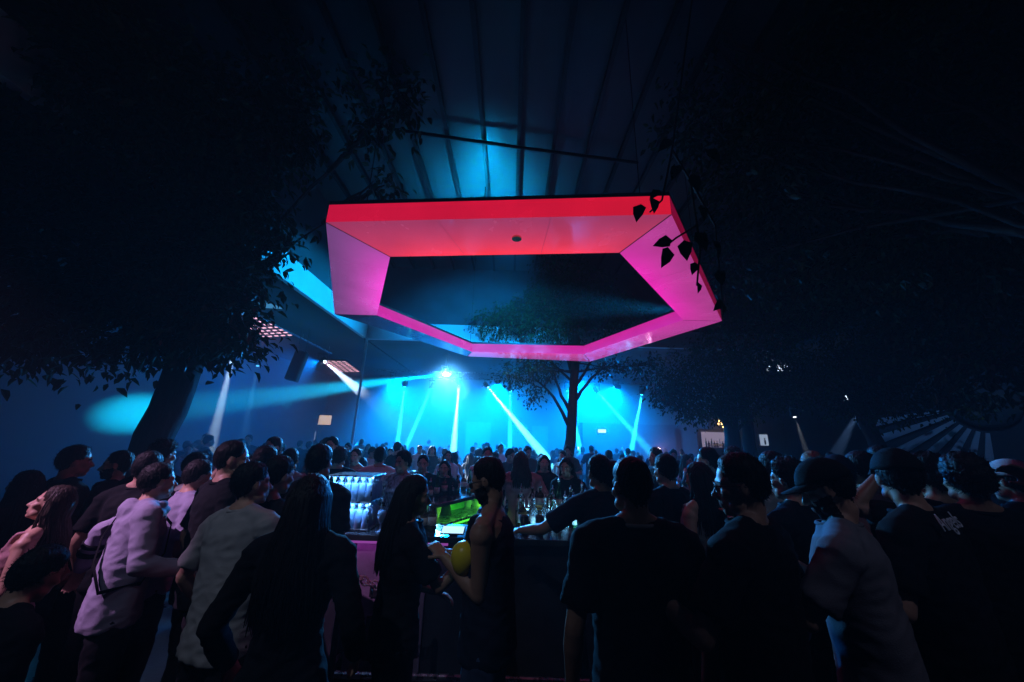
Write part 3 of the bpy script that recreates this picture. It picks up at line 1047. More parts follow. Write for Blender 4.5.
b.build('bulbs', M['warm'], wl, smooth=True)
b = MB()
b.tube([(-.35, 0, .18), (.35, 0, .18)], [.012, .012], 6)
b.tube([(0, 0, .18), (0, 0, SZ - wl.location.z)], [.01, .01], 6, rounded=False)
b.build('hanger', M['rib'], wl)
for (px, py, Y_, wd, m_, lab) in ((778, 368, 14.0, .9, 'shelf_white', 'white strip light glimpsed between leaves right of the frame'), (850, 398, 12.5, .45, 'shelf_white', 'small white strip light glimpsed through the leaves by the leaning trunk')):
    p = atd(px, py, Y_)
    r_ = tag(empty('strip_light', p), lab, 'strip light')  # glowing panel added in place of lit white ceiling behind the leaves
    b = MB(); b.box((0, .04, 0), (wd + .06, .06, .30)); b.build('casing', M['black'], r_, bevel=.01)
    b = MB(); b.box((0, 0, 0), (wd, .012, .24)); b.build('diffuser', M['strip_white'], r_)
    b = MB(); b.tube([(0, .05, .1), (0, .05, max(.3, SZ - p.z))], [.012, .012], 6, rounded=False); b.build('hanger', M['rib'], r_)
moving_head(atd(-14, 326, 4.7), atd(26, 314, 4.35), 14, (1.0, .5, .15), 70, 'small warm amber lamp in the leaves at the far left edge', lens=4, hang=SZ, sc_=.5)
dj = tag(empty('booth_lamp', atd(657, 449, 17)), 'pinkish-white lamp glaring just above the far crowd', 'lamp')
b = MB(); b.ball((0, 0, 0), (.16, .05, .07), 12); b.build('lens', emat('dj', (1.0, .75, .9), 14), dj, smooth=True)
b = MB(); b.box((0, .08, 0), (.4, .08, .2)); b.build('casing', M['black'], dj, bevel=.01)
b = MB(); b.tube([(0, .08, -.1), (0, .08, -dj.location.z)], [.02, .02], 6, rounded=False); b.build('stand', M['black'], dj)
spot('dj_glow', dj.location + Vector((0, -.1, 0)), dj.location + Vector((-.2, -3, -.2)), 30, (1.0, .4, .8), 120, 1.0, .08)

# projected light stripes on the right, built as a fan of pale slats
fan = tag(empty('slatted_fan', atd(985, 404, 9.4)), 'big fan of pale radiating slats lit blue at the right edge', 'slatted screen')
fan.rotation_euler = (0, 0, R(-38))
hub = Vector((0, 0, 0))
for k in range(23):
    a = R(-168 + k * 11.5)
    if math.sin(a) > .75 or -88 < -168 + k * 11.5 < -32: continue
    d = Vector((math.cos(a), 0, math.sin(a)))
    n_ = Vector((-d.z, 0, d.x))
    b = MB()
    r0, r1 = .75, 2.1 + .5 * abs(math.cos(a))
    t0, t1 = .035, .12
    yy = .03
    vs = [hub + d * r0 - n_ * t0, hub + d * r0 + n_ * t0, hub + d * r1 + n_ * t1, hub + d * r1 - n_ * t1]
    vs = [v + Vector((0, -yy, 0)) for v in vs] + [v + Vector((0, yy, 0)) for v in vs]
    b.add(vs, [(0, 1, 2, 3), (7, 6, 5, 4), (0, 4, 5, 1), (1, 5, 6, 2), (2, 6, 7, 3), (3, 7, 4, 0)])
    b.build('slat', M['fascia'], fan)
b = MB(); b.box((.2, .12, .1), (5.2, .05, 4.2)); b.build('backing_board', M['wall_dark'], fan)
b = MB(); b.ball(hub, (.62, .08, .62), 16); b.build('hub', M['wall_dark'], fan, smooth=True)

# ================================================================== TREES
def leaf_shape(L, wd, fold=.25, droop=.15):
    """8-vertex pointed leaf along +x"""
    return [Vector((0, 0, 0)), Vector((L * .3, wd * .48, wd * fold)), Vector((L * .65, wd * .36, wd * fold * .7 - droop * L * .3)), Vector((L, 0, -droop * L)),
            Vector((L * .65, -wd * .36, wd * fold * .7 - droop * L * .3)), Vector((L * .3, -wd * .48, wd * fold)), Vector((L * .35, 0, 0)), Vector((L * .68, 0, -droop * L * .4))]


LF = [(0, 6, 1), (6, 7, 2, 1), (7, 3, 2), (0, 5, 6), (6, 5, 4, 7), (7, 4, 3)]


def crown_mesh(blobs, leaf, rng, per=11):
    b = MB()
    for (c, r, n) in blobs:
        c = Vector(c)
        for t in range(int(n * 2.4) // per):
            while True:
                p = Vector((rng.uniform(-1, 1), rng.uniform(-1, 1), rng.uniform(-1, 1)))
                if p.length < 1 and p.length > rng.random() * .75: break
            tip = c + Vector((p.x * r[0], p.y * r[1], p.z * r[2]))
            out = Vector((p.x + rng.uniform(-.5, .5), p.y + rng.uniform(-.5, .5), p.z * .5 + rng.uniform(-.7, .3))).normalized()
            for k in range(per):
                q = tip + out * rng.uniform(-.22, .22) * leaf * 10 + Vector((rng.gauss(0, 1), rng.gauss(0, 1), rng.gauss(0, 1))) * leaf * .75
                L = leaf * rng.uniform(.65, 1.25)
                ax = (out + Vector((rng.uniform(-1, 1), rng.uniform(-1, 1), rng.uniform(-1.3, .4)))).normalized()
                qz = Vector((rng.uniform(-.6, .6), rng.uniform(-.6, .6), 1)).normalized()
                yv = qz.cross(ax)
                if yv.length < .05: continue
                yv.normalize()
                zv = ax.cross(yv)
                mm = Matrix((ax, yv, zv)).transposed()
                b.add([q + mm @ v for v in leaf_shape(L, L * .52, rng.uniform(.05, .4), rng.uniform(0, .3))], LF)
    return b


def limb(b, pts, r0, r1, rng, n=9, wob=.05):
    P = [Vector(p) for p in pts]
    out = []
    for i in range(len(P) - 1):
        for k in range(4):
            t = k / 4
            out.append(P[i].lerp(P[i + 1], t) + Vector((rng.uniform(-wob, wob), rng.uniform(-wob, wob), 0)) * (1 if (i or k) else 0))
    out.append(P[-1])
    m = len(out) - 1
    b.tube(out, [r0 + (r1 - r0) * (i / m) for i in range(m + 1)], n)


def tree(label, trunk, r0, r1, blobs, leaf, seed, per=11, group=None, lm='leaf', fork=.6, extra=()):
    rng = random.Random(seed)
    base = Vector(trunk[0])
    root = tag(empty('tree', base), label, 'tree', group)
    b = MB()
    limb(b, trunk, r0, r1, rng, 12, .03)
    b.lathe([(r0 * 1.7, -.02), (r0 * 1.35, .08), (r0 * 1.02, .3)], 12, base)
    top = Vector(trunk[-1])
    mid = Vector(trunk[-2])
    for c, r, n in blobs:
        c = Vector(c)
        s_ = mid.lerp(top, rng.uniform(fork - .3, 1))
        md = s_.lerp(c, .5) + Vector((0, 0, .03 * (c - s_).length))
        lk = max(.12, min(1.0, r[0] / 1.3))
        limb(b, [s_, md, c], r1 * .55 * lk, r1 * .1 * lk, rng, 7, .04)
        for q in range(5):
            e = c + Vector((rng.uniform(-1, 1) * r[0], rng.uniform(-1, 1) * r[1], rng.uniform(-1, 1) * r[2])) * .75
            st = md.lerp(c, rng.uniform(.2, 1))
            limb(b, [st, st.lerp(e, .5) + Vector((0, 0, .06)), e], r1 * .18, .005, rng, 5, .03)
    for ex in extra:
        limb(b, ex, r1 * .55, r1 * .15, rng, 8, .03)
    b.xform(Matrix.Translation(-base))
    b.build('trunk', M['bark'], root, smooth=True)
    cm = crown_mesh(blobs, leaf, rng, per)
    cm.xform(Matrix.Translation(-base))
    cm.build('crown', M[lm], root)
    return root


def bl(px, py, Y, rx, rz, n, ry=None):
    c = atd(px, py, Y)
    return (tuple(c), (rx, ry or rx, rz), n)


# centre tree beyond the frame
tree('slim-trunked leafy tree standing in the crowd behind the frame', [(1.76, 11.2, 0), (1.8, 11.2, 1.6), (1.95, 11.2, 3.3), (2.1, 11.2, 5.2)], .19, .12, [
    bl(548, 318, 11.3, 1.5, .9, 1200, .7), bl(572, 290, 11.3, 1.4, 1.0, 1100, .7), bl(500, 322, 11.2, .9, .6, 330, .6), bl(620, 320, 11.3, 1.1, .8, 450, .6),
    bl(540, 366, 11.0, .8, .4, 230, .6), bl(512, 376, 11.0, .5, .4, 150, .5), bl(537, 394, 11.0, .3, .35, 70, .4), bl(605, 368, 11.1, .6, .3, 120, .6), bl(645, 366, 11.2, .7, .35, 200, .6), bl(560, 265, 11.3, .9, .4, 260)],
     .12, 3, fork=.35, extra=[[(1.84, 11.2, 2.35), (1.35, 11.05, 3.25), (.55, 11.0, 4.0)], [(1.88, 11.2, 2.75), (1.5, 11.1, 3.5), (1.25, 11.0, 4.3)], [(1.95, 11.2, 3.1), (2.5, 11.1, 3.9), (3.2, 11.1, 4.4)]])
# right group
tree('dense dark tree with a clump of trunks right of the hexagonal frame', [(6.3, 10.6, 0), (6.35, 10.6, 1.8), (6.4, 10.5, 3.4)], .26, .16, [
    bl(700, 380, 10.3, 1.3, .9, 1000), bl(740, 360, 10.2, 1.5, 1.1, 1300), bl(690, 405, 10.2, .8, .5, 420), bl(670, 392, 10.4, .6, .45, 300), bl(735, 405, 10.2, .9, .4, 380), bl(780, 395, 10.4, .8, .6, 300),
    bl(760, 310, 9.8, 1.5, 1.2, 1000), bl(720, 415, 10.2, .5, .22, 130)], .11, 5)
tree('thin dark trunk leaning close behind the clump of right trees', [(7.15, 10.9, 0), (7.1, 10.9, 1.6), (7.0, 10.8, 3.6)], .22, .13, [bl(770, 375, 10.6, 1.2, .8, 700), bl(800, 380, 10.6, .9, .8, 300)], .11, 6)
tree('tree leaning left beside the slatted fan, some leaf tips lit yellow-green', [(9.6, 9.2, 0), (9.3, 9.2, 1.6), (8.7, 9.1, 3.5)], .21, .13, [
    bl(850, 385, 8.6, 1.0, .7, 650), bl(900, 385, 8.6, 1.0, .7, 700), bl(940, 400, 8.7, .7, .35, 300), bl(965, 408, 8.8, .45, .2, 130), bl(870, 408, 8.6, .7, .35, 280), bl(830, 340, 8.3, 1.4, 1.2, 900), bl(900, 330, 8.2, 1.5, 1.1, 1000), bl(835, 405, 8.6, .35, .3, 100)], .10, 7)
# huge near canopies
tree('huge dark tree overhanging the upper right from beyond the frame edge', [(5.6, 2.2, 0), (5.5, 2.3, 2.2), (5.0, 2.6, 4.2)], .3, .13, [bl(900, 60, 3.6, 1.6, .9, 900), bl(760, 160, 4.4, .8, .7, 420), bl(700, 130, 4.8, .6, .6, 220), bl(960, 220, 4.2, 1.3, 1.0, 800), bl(680, 20, 4.4, .9, .6, 260),
    bl(980, 300, 5.2, 1.5, 1.3, 1100), bl(860, 240, 5.2, 1.5, 1.2, 1100), bl(780, 200, 5.2, 1.1, 1.0, 650), bl(930, 150, 4.6, 1.6, 1.2, 900), bl(800, 110, 4.6, 1.2, .9, 550), bl(700, 60, 4.6, .9, .7, 260), bl(1010, 60, 4.2, 1.4, 1, 500), bl(740, 260, 6.0, .7, .6, 260), bl(1000, 370, 5.0, .7, .45, 300)],
     .13, 8)
tree('huge dark tree with a thick leaning trunk filling the upper left', [(-5.45, 5.5, 0), (-5.24, 5.5, 1.5), (-5.04, 5.5, 2.9), (-4.84, 5.45, 4.3)], .25, .22, [
    bl(170, 280, 4.9, 1.0, .7, 900), bl(200, 262, 4.8, .7, .65, 700), bl(90, 260, 4.6, 1.1, .8, 900), bl(150, 190, 4.6, 1.5, 1.0, 1300), bl(40, 170, 4.2, 1.2, .9, 700), bl(200, 320, 4.9, .55, .35, 330), bl(175, 335, 5.0, .55, .3, 260), bl(25, 335, 4.4, .35, .35, 260), bl(20, 300, 4.4, .5, .35, 240),
    bl(240, 205, 4.6, .55, .55, 420), bl(110, 70, 4.2, 1.5, 1.0, 900), bl(250, 120, 4.5, .9, .8, 420), bl(300, 60, 4.6, .7, .6, 200), bl(400, 95, 4.8, .5, .38, 130), bl(372, 125, 4.8, .35, .35, 70), bl(70, 300, 4.6, .7, .35, 330), bl(385, 185, 5.0, .25, .2, 40), bl(236, 300, 4.9, .3, .4, 160), bl(225, 340, 5.0, .3, .25, 110), bl(100, 362, 4.8, .22, .25, 60), bl(140, 348, 4.8, .22, .25, 60), bl(283, 236, 5.0, .22, .22, 50), bl(246, 338, 5.0, .18, .3, 60), bl(60, 330, 4.6, .3, .25, 80), bl(275, 262, 5.0, .15, .25, 36), bl(60, 60, 3.6, 1.3, .9, 900), bl(15, 35, 3.2, .9, .7, 700), bl(95, 105, 3.4, .8, .6, 500), bl(180, 120, 3.8, 1.2, .8, 800), bl(10, 100, 3.6, .9, .9, 500), bl(285, 130, 4.4, .45, .45, 160), bl(215, 185, 4.4, .6, .5, 400)],
     .15, 9, fork=.7)
# near hanging branch with big leaves at the frame's right corner
rng = random.Random(21)
br = tag(empty('hanging_branch', atd(690, 150, 1.7)), 'near twig with broad dark leaves hanging before the frame corner', 'branch')
b = MB()
o0 = br.location
paths = [[(700, -60, 1.9), (672, 150, 1.75), (662, 200, 1.7), (650, 212, 1.7)], [(690, 180, 1.75), (697, 225, 1.7), (676, 238, 1.68), (666, 246, 1.68)], [(697, 225, 1.7), (700, 250, 1.7), (697, 285, 1.7)], [(690, 180, 1.75), (715, 225, 1.75), (722, 300, 1.75)], [(672, 150, 1.75), (690, 180, 1.75)]]
for P in paths:
    pts = [atd(*p) - o0 for p in P]
    b.tube(pts, [.004 + .003 * (1 - i / len(pts)) for i in range(len(pts))], 6)
b.build('twig', M['bark'], br, smooth=True)
for (px, py, dx, dy, L) in ((641, 204, -5, 18, .09), (653, 198, 3, 22, .075), (660, 190, -14, 12, .07), (668, 247, -6, 24, .10), (672, 240, -14, 4, .085), (684, 240, 4, 26, .095), (695, 232, 14, 20, .10), (700, 205, 8, 22, .08), (695, 262, -4, 20, .06), (698, 282, 2, 22, .05), (712, 240, 12, 20, .08), (718, 270, 8, 24, .07), (722, 300, -10, 14, .06), (722, 303, 4, 20, .05), (680, 165, -12, 20, .09), (690, 175, 14, 22, .09), (705, 150, 20, 15, .10), (672, 140, -16, 12, .09)):
    p = atd(px, py, 1.69) - o0
    q = atd(px + dx, py + dy, 1.69) - o0
    ax = (q - p).normalized()
    zv = Vector((rng.uniform(-.5, .5), -1, rng.uniform(-.4, .4)))
    yv = zv.cross(ax).normalized()
    zv = ax.cross(yv)
    mm = Matrix((ax, yv, zv)).transposed()
    b = MB()
    b.add([p + mm @ v for v in leaf_shape(L * 1.25, L * .8, .2, .12)], LF)
    b.build('leaf', M['leaf_big'], br, smooth=True)

# ================================================================== PEOPLE
def sstep(a, b, x):
    t = max(0.0, min(1.0, (x - a) / (b - a)))
    return t * t * (3 - 2 * t)


def ell(c, hw, hd, n=20, ex=2.3):
    out = []
    for j in range(n):
        a = 2 * math.pi * j / n
        ca, sa = math.cos(a), math.sin(a)
        out.append(Vector((c[0] + hw * math.copysign(abs(ca) ** (2 / ex), ca), c[1] + hd * math.copysign(abs(sa) ** (2 / ex), sa), c[2])))
    return out


def ik(S, W, l1, l2, pole):
    d = W - S
    L = d.length
    if L > (l1 + l2) * .995:
        W = S + d * ((l1 + l2) * .995 / L)
        d = W - S
        L = d.length
    a = (l1 * l1 - l2 * l2 + L * L) / (2 * L)
    hgt = math.sqrt(max(1e-6, l1 * l1 - a * a))
    u = d / L
    p = pole - u * pole.dot(u)
    p = p.normalized() if p.length > 1e-5 else u.orthogonal().normalized()
    return S + u * a + p * hgt, W


CRAN, CRAN_R = Vector((0, -.012, .022)), Vector((.075, .096, .099))


def hair_r(dirv):
    """distance from head origin to the cranium surface along dirv"""
    o = -CRAN
    k = Vector((1 / CRAN_R.x ** 2, 1 / CRAN_R.y ** 2, 1 / CRAN_R.z ** 2))
    A = sum(dirv[i] ** 2 * k[i] for i in range(3))
    B = 2 * sum(dirv[i] * o[i] * k[i] for i in range(3))
    C_ = sum(o[i] ** 2 * k[i] for i in range(3)) - 1
    return (-B + math.sqrt(max(0, B * B - 4 * A * C_))) / (2 * A)


HL = [(0, -2), (25, 14), (50, 33), (70, 46), (90, 49)]   # azimuth from the ear to the nose -> lowest elevation of hair (front half)
HB = [(0, -2), (15, -22), (30, -36), (60, -44), (90, -46)]


def interp(t, x):
    for (a, b), (c, d) in zip(t, t[1:]):
        if x <= c:
            return b + (d - b) * (x - a) / (c - a)
    return t[-1][1]


def hairline(az):
    """az in degrees, 90 = face"""
    y = math.sin(R(az))
    ang = math.degrees(math.asin(min(1, abs(y))))
    return interp(HL, ang) if y >= 0 else interp(HB, ang)


def make_hair(style, rng, mb_extra=None, strands=True):
    b = MB()
    na, ne = 48, 30
    top, side = {'short': (.016, .007), 'fade': (.012, .0025), 'curly': (.026, .014), 'long': (.016, .013), 'bun': (.012, .009), 'quiff': (.030, .005), 'buzz': (.005, .003)}[style]
    rows = []
    seed = rng.random() * 50

    def thick(az, el):
        t = side + (top - side) * sstep(20, 60, el)
        if style == 'quiff': t += .02 * sstep(20, 60, el) * max(0, math.sin(R(az)))
        d = Vector((math.cos(R(el)) * math.cos(R(az)), math.cos(R(el)) * math.sin(R(az)), math.sin(R(el))))
        amp = {'curly': .016, 'quiff': .010, 'long': .004}.get(style, .004)
        return t + amp * (noise.noise(d * (9 if style == 'curly' else 6) + Vector((seed, 0, 0)))) + .35 * amp * noise.noise(d * 22)
    for i in range(ne):
        el = -62 + 151 * i / (ne - 1)
        row = []
        for j in range(na):
            az = 360 * j / na
            d = Vector((math.cos(R(el)) * math.cos(R(az)), math.cos(R(el)) * math.sin(R(az)), math.sin(R(el))))
            lo = hairline(az) + 3 * noise.noise(Vector((az * .05, seed, 0)))
            m = sstep(lo - 1, lo + 16, el)
            row.append(d * (hair_r(d) * (1 - .10 * (1 - m)) + thick(az, el) * m))
        rows.append(row)
    b.rings(rows)
    if strands and style in ('short', 'fade', 'curly', 'quiff', 'long'):
        n = {'short': 900, 'fade': 700, 'curly': 1300, 'quiff': 1000, 'long': 500}[style]
        for k in range(n):
            az, el = rng.uniform(0, 360), math.degrees(math.asin(rng.uniform(-.6, 1)))
            if el < hairline(az) + 3: continue
            d = Vector((math.cos(R(el)) * math.cos(R(az)), math.cos(R(el)) * math.sin(R(az)), math.sin(R(el))))
            p = d * (hair_r(d) + thick(az, el) * .8)
            fl_ = (d + Vector((rng.uniform(-.8, .8), rng.uniform(-.2, 1.0), rng.uniform(-.9, .5)))).normalized()
            s_ = fl_.orthogonal().normalized() * .0016
            L = {'fade': .012, 'short': .018, 'curly': .028, 'quiff': .024, 'long': .02}[style] * rng.uniform(.6, 1.2)
            b.add([p - s_, p + s_, p + fl_ * L], [(0, 1, 2)])
    return b


def add_hand(b, W, fd, nrm, side, curl, s=1.0):
    """W wrist, fd finger direction, nrm back-of-hand normal, side +1 for right hand"""
    fd = fd.normalized()
    nrm = (nrm - fd * nrm.dot(fd)).normalized()
    sv = fd.cross(nrm) * side          # towards the thumb side
    b.tube([W - fd * .01, W + fd * .035 * s, W + fd * .085 * s], [(.026, .017), (.038, .016), (.040, .012)], 12, up=nrm)
    for k, (o, L) in enumerate(((.029, .070), (.010, .078), (-.010, .073), (-.028, .058))):
        p = W + fd * .082 * s + sv * o
        pts = [p - fd * .02, p]
        ang = 0
        d = fd + sv * o * 1.5
        for q, fr in enumerate((.45, .32, .23)):
            ang += curl * (.8, 1.0, .7)[q]
            dd = (d * math.cos(ang) - nrm * math.sin(ang)).normalized()
            pts.append(pts[-1] + dd * L * fr)
        b.tube(pts, [.0095, .0095, .0088, .0082, .0072], 8, up=nrm)
    p = W + fd * .022 * s + sv * .030
    t1 = (fd * .62 + sv * .7 - nrm * .3).normalized()
    t2 = (fd * .9 + sv * .25 - nrm * (.3 + .5 * curl)).normalized()
    b.tube([p - t1 * .02, p, p + t1 * .035, p + t1 * .035 + t2 * .03], [.013, .0125, .0105, .0085], 8, up=nrm)


def paint_face(me, Hm, s, beard, hairm, brows=True, scalp=True):
    inv = Hm.inverted()
    n = len(me.polygons)
    c = np.empty(n * 3)
    me.polygons.foreach_get('center', c)
    c = c.reshape(-1, 3)
    A = np.array(inv)[:3, :]
    l = c @ A[:, :3].T + A[:, 3]
    idx = np.zeros(n, dtype=np.int32)
    X, Y, Z = np.abs(l[:, 0]), l[:, 1], l[:, 2]
    face = Y > .045
    if scalp:
        rr = np.sqrt((l ** 2).sum(1)) + 1e-9
        elv = np.degrees(np.arcsin(np.clip(l[:, 2] / rr, -1, 1)))
        hz_ = np.sqrt(l[:, 0] ** 2 + l[:, 1] ** 2) + 1e-9
        ang = np.degrees(np.arcsin(np.clip(np.abs(l[:, 1]) / hz_, 0, 1)))
        lo = np.where(l[:, 1] >= 0, np.interp(ang, [p[0] for p in HL], [p[1] for p in HL]), np.interp(ang, [p[0] for p in HB], [p[1] for p in HB]))
        wob = 2.5 * np.sin(l[:, 0] * 260 + l[:, 2] * 90) + 2.0 * np.sin(l[:, 1] * 310)
        ear = (X > .0715) & (np.abs(l[:, 1] + .004) < .027) & (Z < .030)
        idx[(elv > lo + 1 + wob) & (rr < .17) & ~ear] = 4
    if beard:
        bd = (Y > .0) & (Z < -.052 + .25 * np.clip(.09 - Y, 0, .1) - .1 * X + .02 * (X > .045)) & (Z > -.155) & (X < .085)
        bd &= ~((Z > -.078) & (Z < -.058) & (X < .02))
        mu = face & (Z < -.045) & (Z > -.058) & (X < .03)
        idx[bd | mu] = 4
    eyes = face & (((X - .031) / .0135) ** 2 + ((Z + .001) / .0062) ** 2 < 1)
    idx[eyes] = 1
    idx[face & (((X - .031) / .0055) ** 2 + ((Z + .001) / .006) ** 2 < 1)] = 2
    idx[face & ((X / .024) ** 2 + ((Z + .068) / .0095) ** 2 < 1) & (Y > .075)] = 3
    if brows:
        idx[face & (np.abs(X - .032) < .019) & (np.abs(Z - .021 + .12 * np.abs(X - .03)) < .0042)] = 4
    me.polygons.foreach_set('material_index', idx)


FIG = {}


def person(x, y, h, face, label, lean=0., side=0., twist=0., head=(0, 0, 0), lh=(-.07, .04, -.53), rh=(.07, .04, -.53), top='tee', topm='cloth_black',
           botm='trousers', hair='short', hcol='black', skin='skin', female=False, beard=False, glasses=None, cap=None, vox=.0075, fold=1.0, seed=None,
           lcurl=.45, rcurl=.45, lpole=None, rpole=None, group=None, strands=True, wide=1.0, stance=.0, z=0.0, hang_hair=.5, cat='person'):
    rng = random.Random(seed if seed is not None else hash(label) % 9999 if False else len(COL.objects))
    s = h / 1.78
    near = vox < .012
    piv = Vector((0, 0, .95))

    def bend_m(w):
        return Euler((R(-lean) * w, R(side) * w, R(twist) * w), 'XYZ').to_matrix()

    def bend(p):
        p = Vector(p)
        return piv + bend_m(sstep(.90, 1.32, p.z)) @ (p - piv)
    Bm = bend_m(1.0)
    sh = (.172 if female else .192) * wide
    hipw = .098
    K = (.90 if female else 1.0) * wide
    body = MB()
    tr = [(.83, .11, .085), (.89, .160, .112), (.96, .168, .118), (1.03, .152 if not female else .138, .108), (1.10, .146 if not female else .122, .103), (1.2, .157 if not female else .132, .112),
          (1.3, .170, .122), (1.39, .176, .115), (1.44, .166, .098), (1.48, .115, .078), (1.515, .062, .062)]
    body.rings([[bend(p) for p in ell((0, (-.012 if zz > 1.35 else 0), zz), a * (K if zz > 1.05 else 1), d, 22)] for zz, a, d in tr])
    if female:
        for sx in (-1, 1):
            body.ball(bend((sx * .075, .095, 1.27)), (.066, .058, .064), 14)
    S, Eb, Wr = {}, {}, {}
    for sx, tgt, pole, key in ((-1, lh, lpole, 'l'), (1, rh, rpole, 'r')):
        sp_ = bend((sx * sh, -.012, 1.435))
        pole = Vector(pole) if pole else Vector((sx * .45, -.75, -.35))
        e, wv = ik(sp_, sp_ + Vector(tgt), .30, .262, pole)
        S[key], Eb[key], Wr[key] = sp_, e, wv
        f = .85 if female else 1.0
        body.ball(sp_ + (e - sp_).normalized() * .02, .060 * f, 14)
        body.tube([sp_, sp_.lerp(e, .35), sp_.lerp(e, .8), e], [.052 * f, .050 * f, .041 * f, .039 * f], 14)
        body.tube([e, e.lerp(wv, .3), e.lerp(wv, .75), wv], [.039 * f, .042 * f, .031 * f, .026 * f], 14)
        fd = (wv - e).normalized()
        nr = Vector((sx, .25, 0)) if abs(fd.z) > .6 else Vector((sx * .3, 0, 1))
        if near:
            add_hand(body, wv, fd, nr, (1 if sx > 0 else -1), lcurl if sx < 0 else rcurl)
        else:
            body.tube([wv - fd * .01, wv + fd * .05, wv + fd * .10, wv + fd * .15], [(.032, .024), (.046, .026), (.044, .024), (.036, .022)], 8, up=nr)
            body.tube([wv + fd * .03, wv + fd * .06 + nr.cross(fd).normalized() * .05], [.02, .017], 8)
        body.tube([bend((sx * .03, -.025, 1.525)), bend((sx * .11, -.022, 1.478)), bend((sx * (sh - .02), -.015, 1.455))], [.045, .044, .048], 12)
    st = stance
    for sx in (-1, 1):
        hp, kn, an = Vector((sx * hipw, 0, .90)), Vector((sx * (.105 + st), .02, .49)), Vector((sx * (.115 + st * 1.6), -.02, .085))
        body.tube([hp, hp.lerp(kn, .35), hp.lerp(kn, .8), kn], [.092, .085, .064, .057], 14)
        body.tube([kn, kn.lerp(an, .3), kn.lerp(an, .75), an], [.055, .058, .043, .038], 14)
        body.tube([an + Vector((0, -.03, -.035)), an + Vector((0, .06, -.045)), an + Vector((0, .13, -.06))], [(.035, .04), (.042, .03), (.038, .018)], 10, up=(0, 0, 1))
    # neck and head
    nb = bend((0, -.02, 1.50))
    hm = Euler((R(head[1]), R(head[2]), R(head[0])), 'XYZ').to_matrix()
    half = bend_m(.55)
    hc = nb + half @ Vector((0, .025, .0)) + (half.to_4x4() @ Vector((0, 0, .155)))
    Hm = Matrix.Translation(hc) @ (half @ hm).to_4x4()
    if female: Hm = Hm @ Matrix.Scale(.95, 4)
    hd = MB()
    hd.ball(CRAN, tuple(CRAN_R), 22)
    hd.ball((0, .024, -.044), (.059, .066, .078), 18)
    hd.ball((0, .060, -.098), (.028, .024, .020), 12)
    hd.tube([(-.044, .066, .018), (0, .080, .022), (.044, .066, .018)], [.012, .013, .012], 8)
    hd.tube([(0, .080, .010), (0, .094, -.014), (0, .106, -.034)], [.008, .010, .0125], 10)
    for sx in (-1, 1):
        hd.ball((sx * .012, .095, -.037), .009, 8)
        hd.ball((sx * .042, .056, -.022), (.022, .026, .022), 10)
        hd.ball((sx * .031, .068, -.001), .0135, 10)
        hd.ball((sx * .045, .030, -.072), (.022, .034, .026), 10)
        hd.ball((sx * .076, -.004, -.006), (.009, .021, .031), 12, Matrix.Rotation(R(-18 * sx), 3, 'Z'))
    hd.tube([(-.019, .081, -.064), (0, .089, -.063), (.019, .081, -.064)], [.0065] * 3, 8)
    hd.tube([(-.017, .081, -.073), (0, .088, -.074), (.017, .081, -.073)], [.0075] * 3, 8)
    hd.xform(Hm)
    body.add(hd.v, hd.f)
    nk = .046 if female else .053
    body.tube([Hm @ Vector((0, -.022, -.02)), Hm @ Vector((0, -.020, -.09)), nb + Vector((0, 0, .02)), nb - Vector((0, 0, .06))], [nk, nk, nk * 1.06, nk * 1.25], 16)
    me = remesh(body, vox, 2)
    for k in (skin if skin != 'skin' else 'skin', 'eye', 'iris', 'lip', HAIR[hcol]):
        me.materials.append(M[k])
    paint_face(me, Hm, s, beard, hcol, scalp=hair != 'bald')
    root = link_mesh('person', me, None)
    root.location = (x, y, z)
    root.rotation_euler = (0, 0, R(face))
    root.scale = (s, s, s)
    tag(root, label, cat, group)
    off_ = Vector((rng.uniform(0, 30), rng.uniform(0, 30), rng.uniform(0, 30)))

    def cloth(b, name, m, amp=.007, v=None):
        me2 = remesh(b, v or max(.011, vox * 1.4), 3, name)
        nv = len(me2.vertices)
        co = np.empty(nv * 3); me2.vertices.foreach_get('co', co); co = co.reshape(-1, 3)
        no = np.empty(nv * 3); me2.vertices.foreach_get('normal', no); no = no.reshape(-1, 3)
        dsp = np.empty(nv)
        for i in range(nv):
            p = Vector(co[i])
            q = noise.noise(Vector((p.x * 5 + p.z * 3, p.y * 5, p.z * 9)) + off_)
            r_ = noise.noise(Vector((p.x * 13 - p.z * 5, p.y * 11, p.z * 19)) + off_)
            dsp[i] = (q * .55 + (1 - abs(r_) * 2.6) * .75) * amp * fold
        co += no * dsp[:, None]
        me2.vertices.foreach_set('co', co.ravel())
        me2.update()
        return link_mesh(name, me2, M[m] if isinstance(m, str) else m, root)
    # top
    b = MB()
    loose = .012 if female else .020
    if top in ('tee', 'long', 'hoodie', 'tank', 'dress'):
        if top == 'dress':
            rr = [(.55, .25, .19), (.70, .22, .165), (.84, .19, .145)]
        else:
            rr = [(.83, .172 + loose, .128 + loose * .6), (.86, .180 + loose, .132 + loose * .6)]
        wst = .125 if female else .155
        rr += [(.95, .172 + loose, .125 + loose * .6), (1.05, wst + loose + .006, .112 + loose), (1.15, wst + loose, .112 + loose), (1.25, .163 + loose * .8, .122 + loose * .6),
               (1.33, .178 + loose * .5, .130 + loose * .4)]
        if top in ('tank', 'dress'):
            rr += [(1.40, .160, .125), (1.44, .135, .105), (1.47, .115, .085)]
        else:
            rr += [(1.40, .185, .126), (1.445, .175, .108), (1.482, .125, .088), (1.512, .082, .078)]
        b.rings([[bend(p) for p in ell((0, (-.012 if zz > 1.35 else 0), zz), a * (K if zz > 1.05 else 1), d, 26, 2.4)] for zz, a, d in rr])
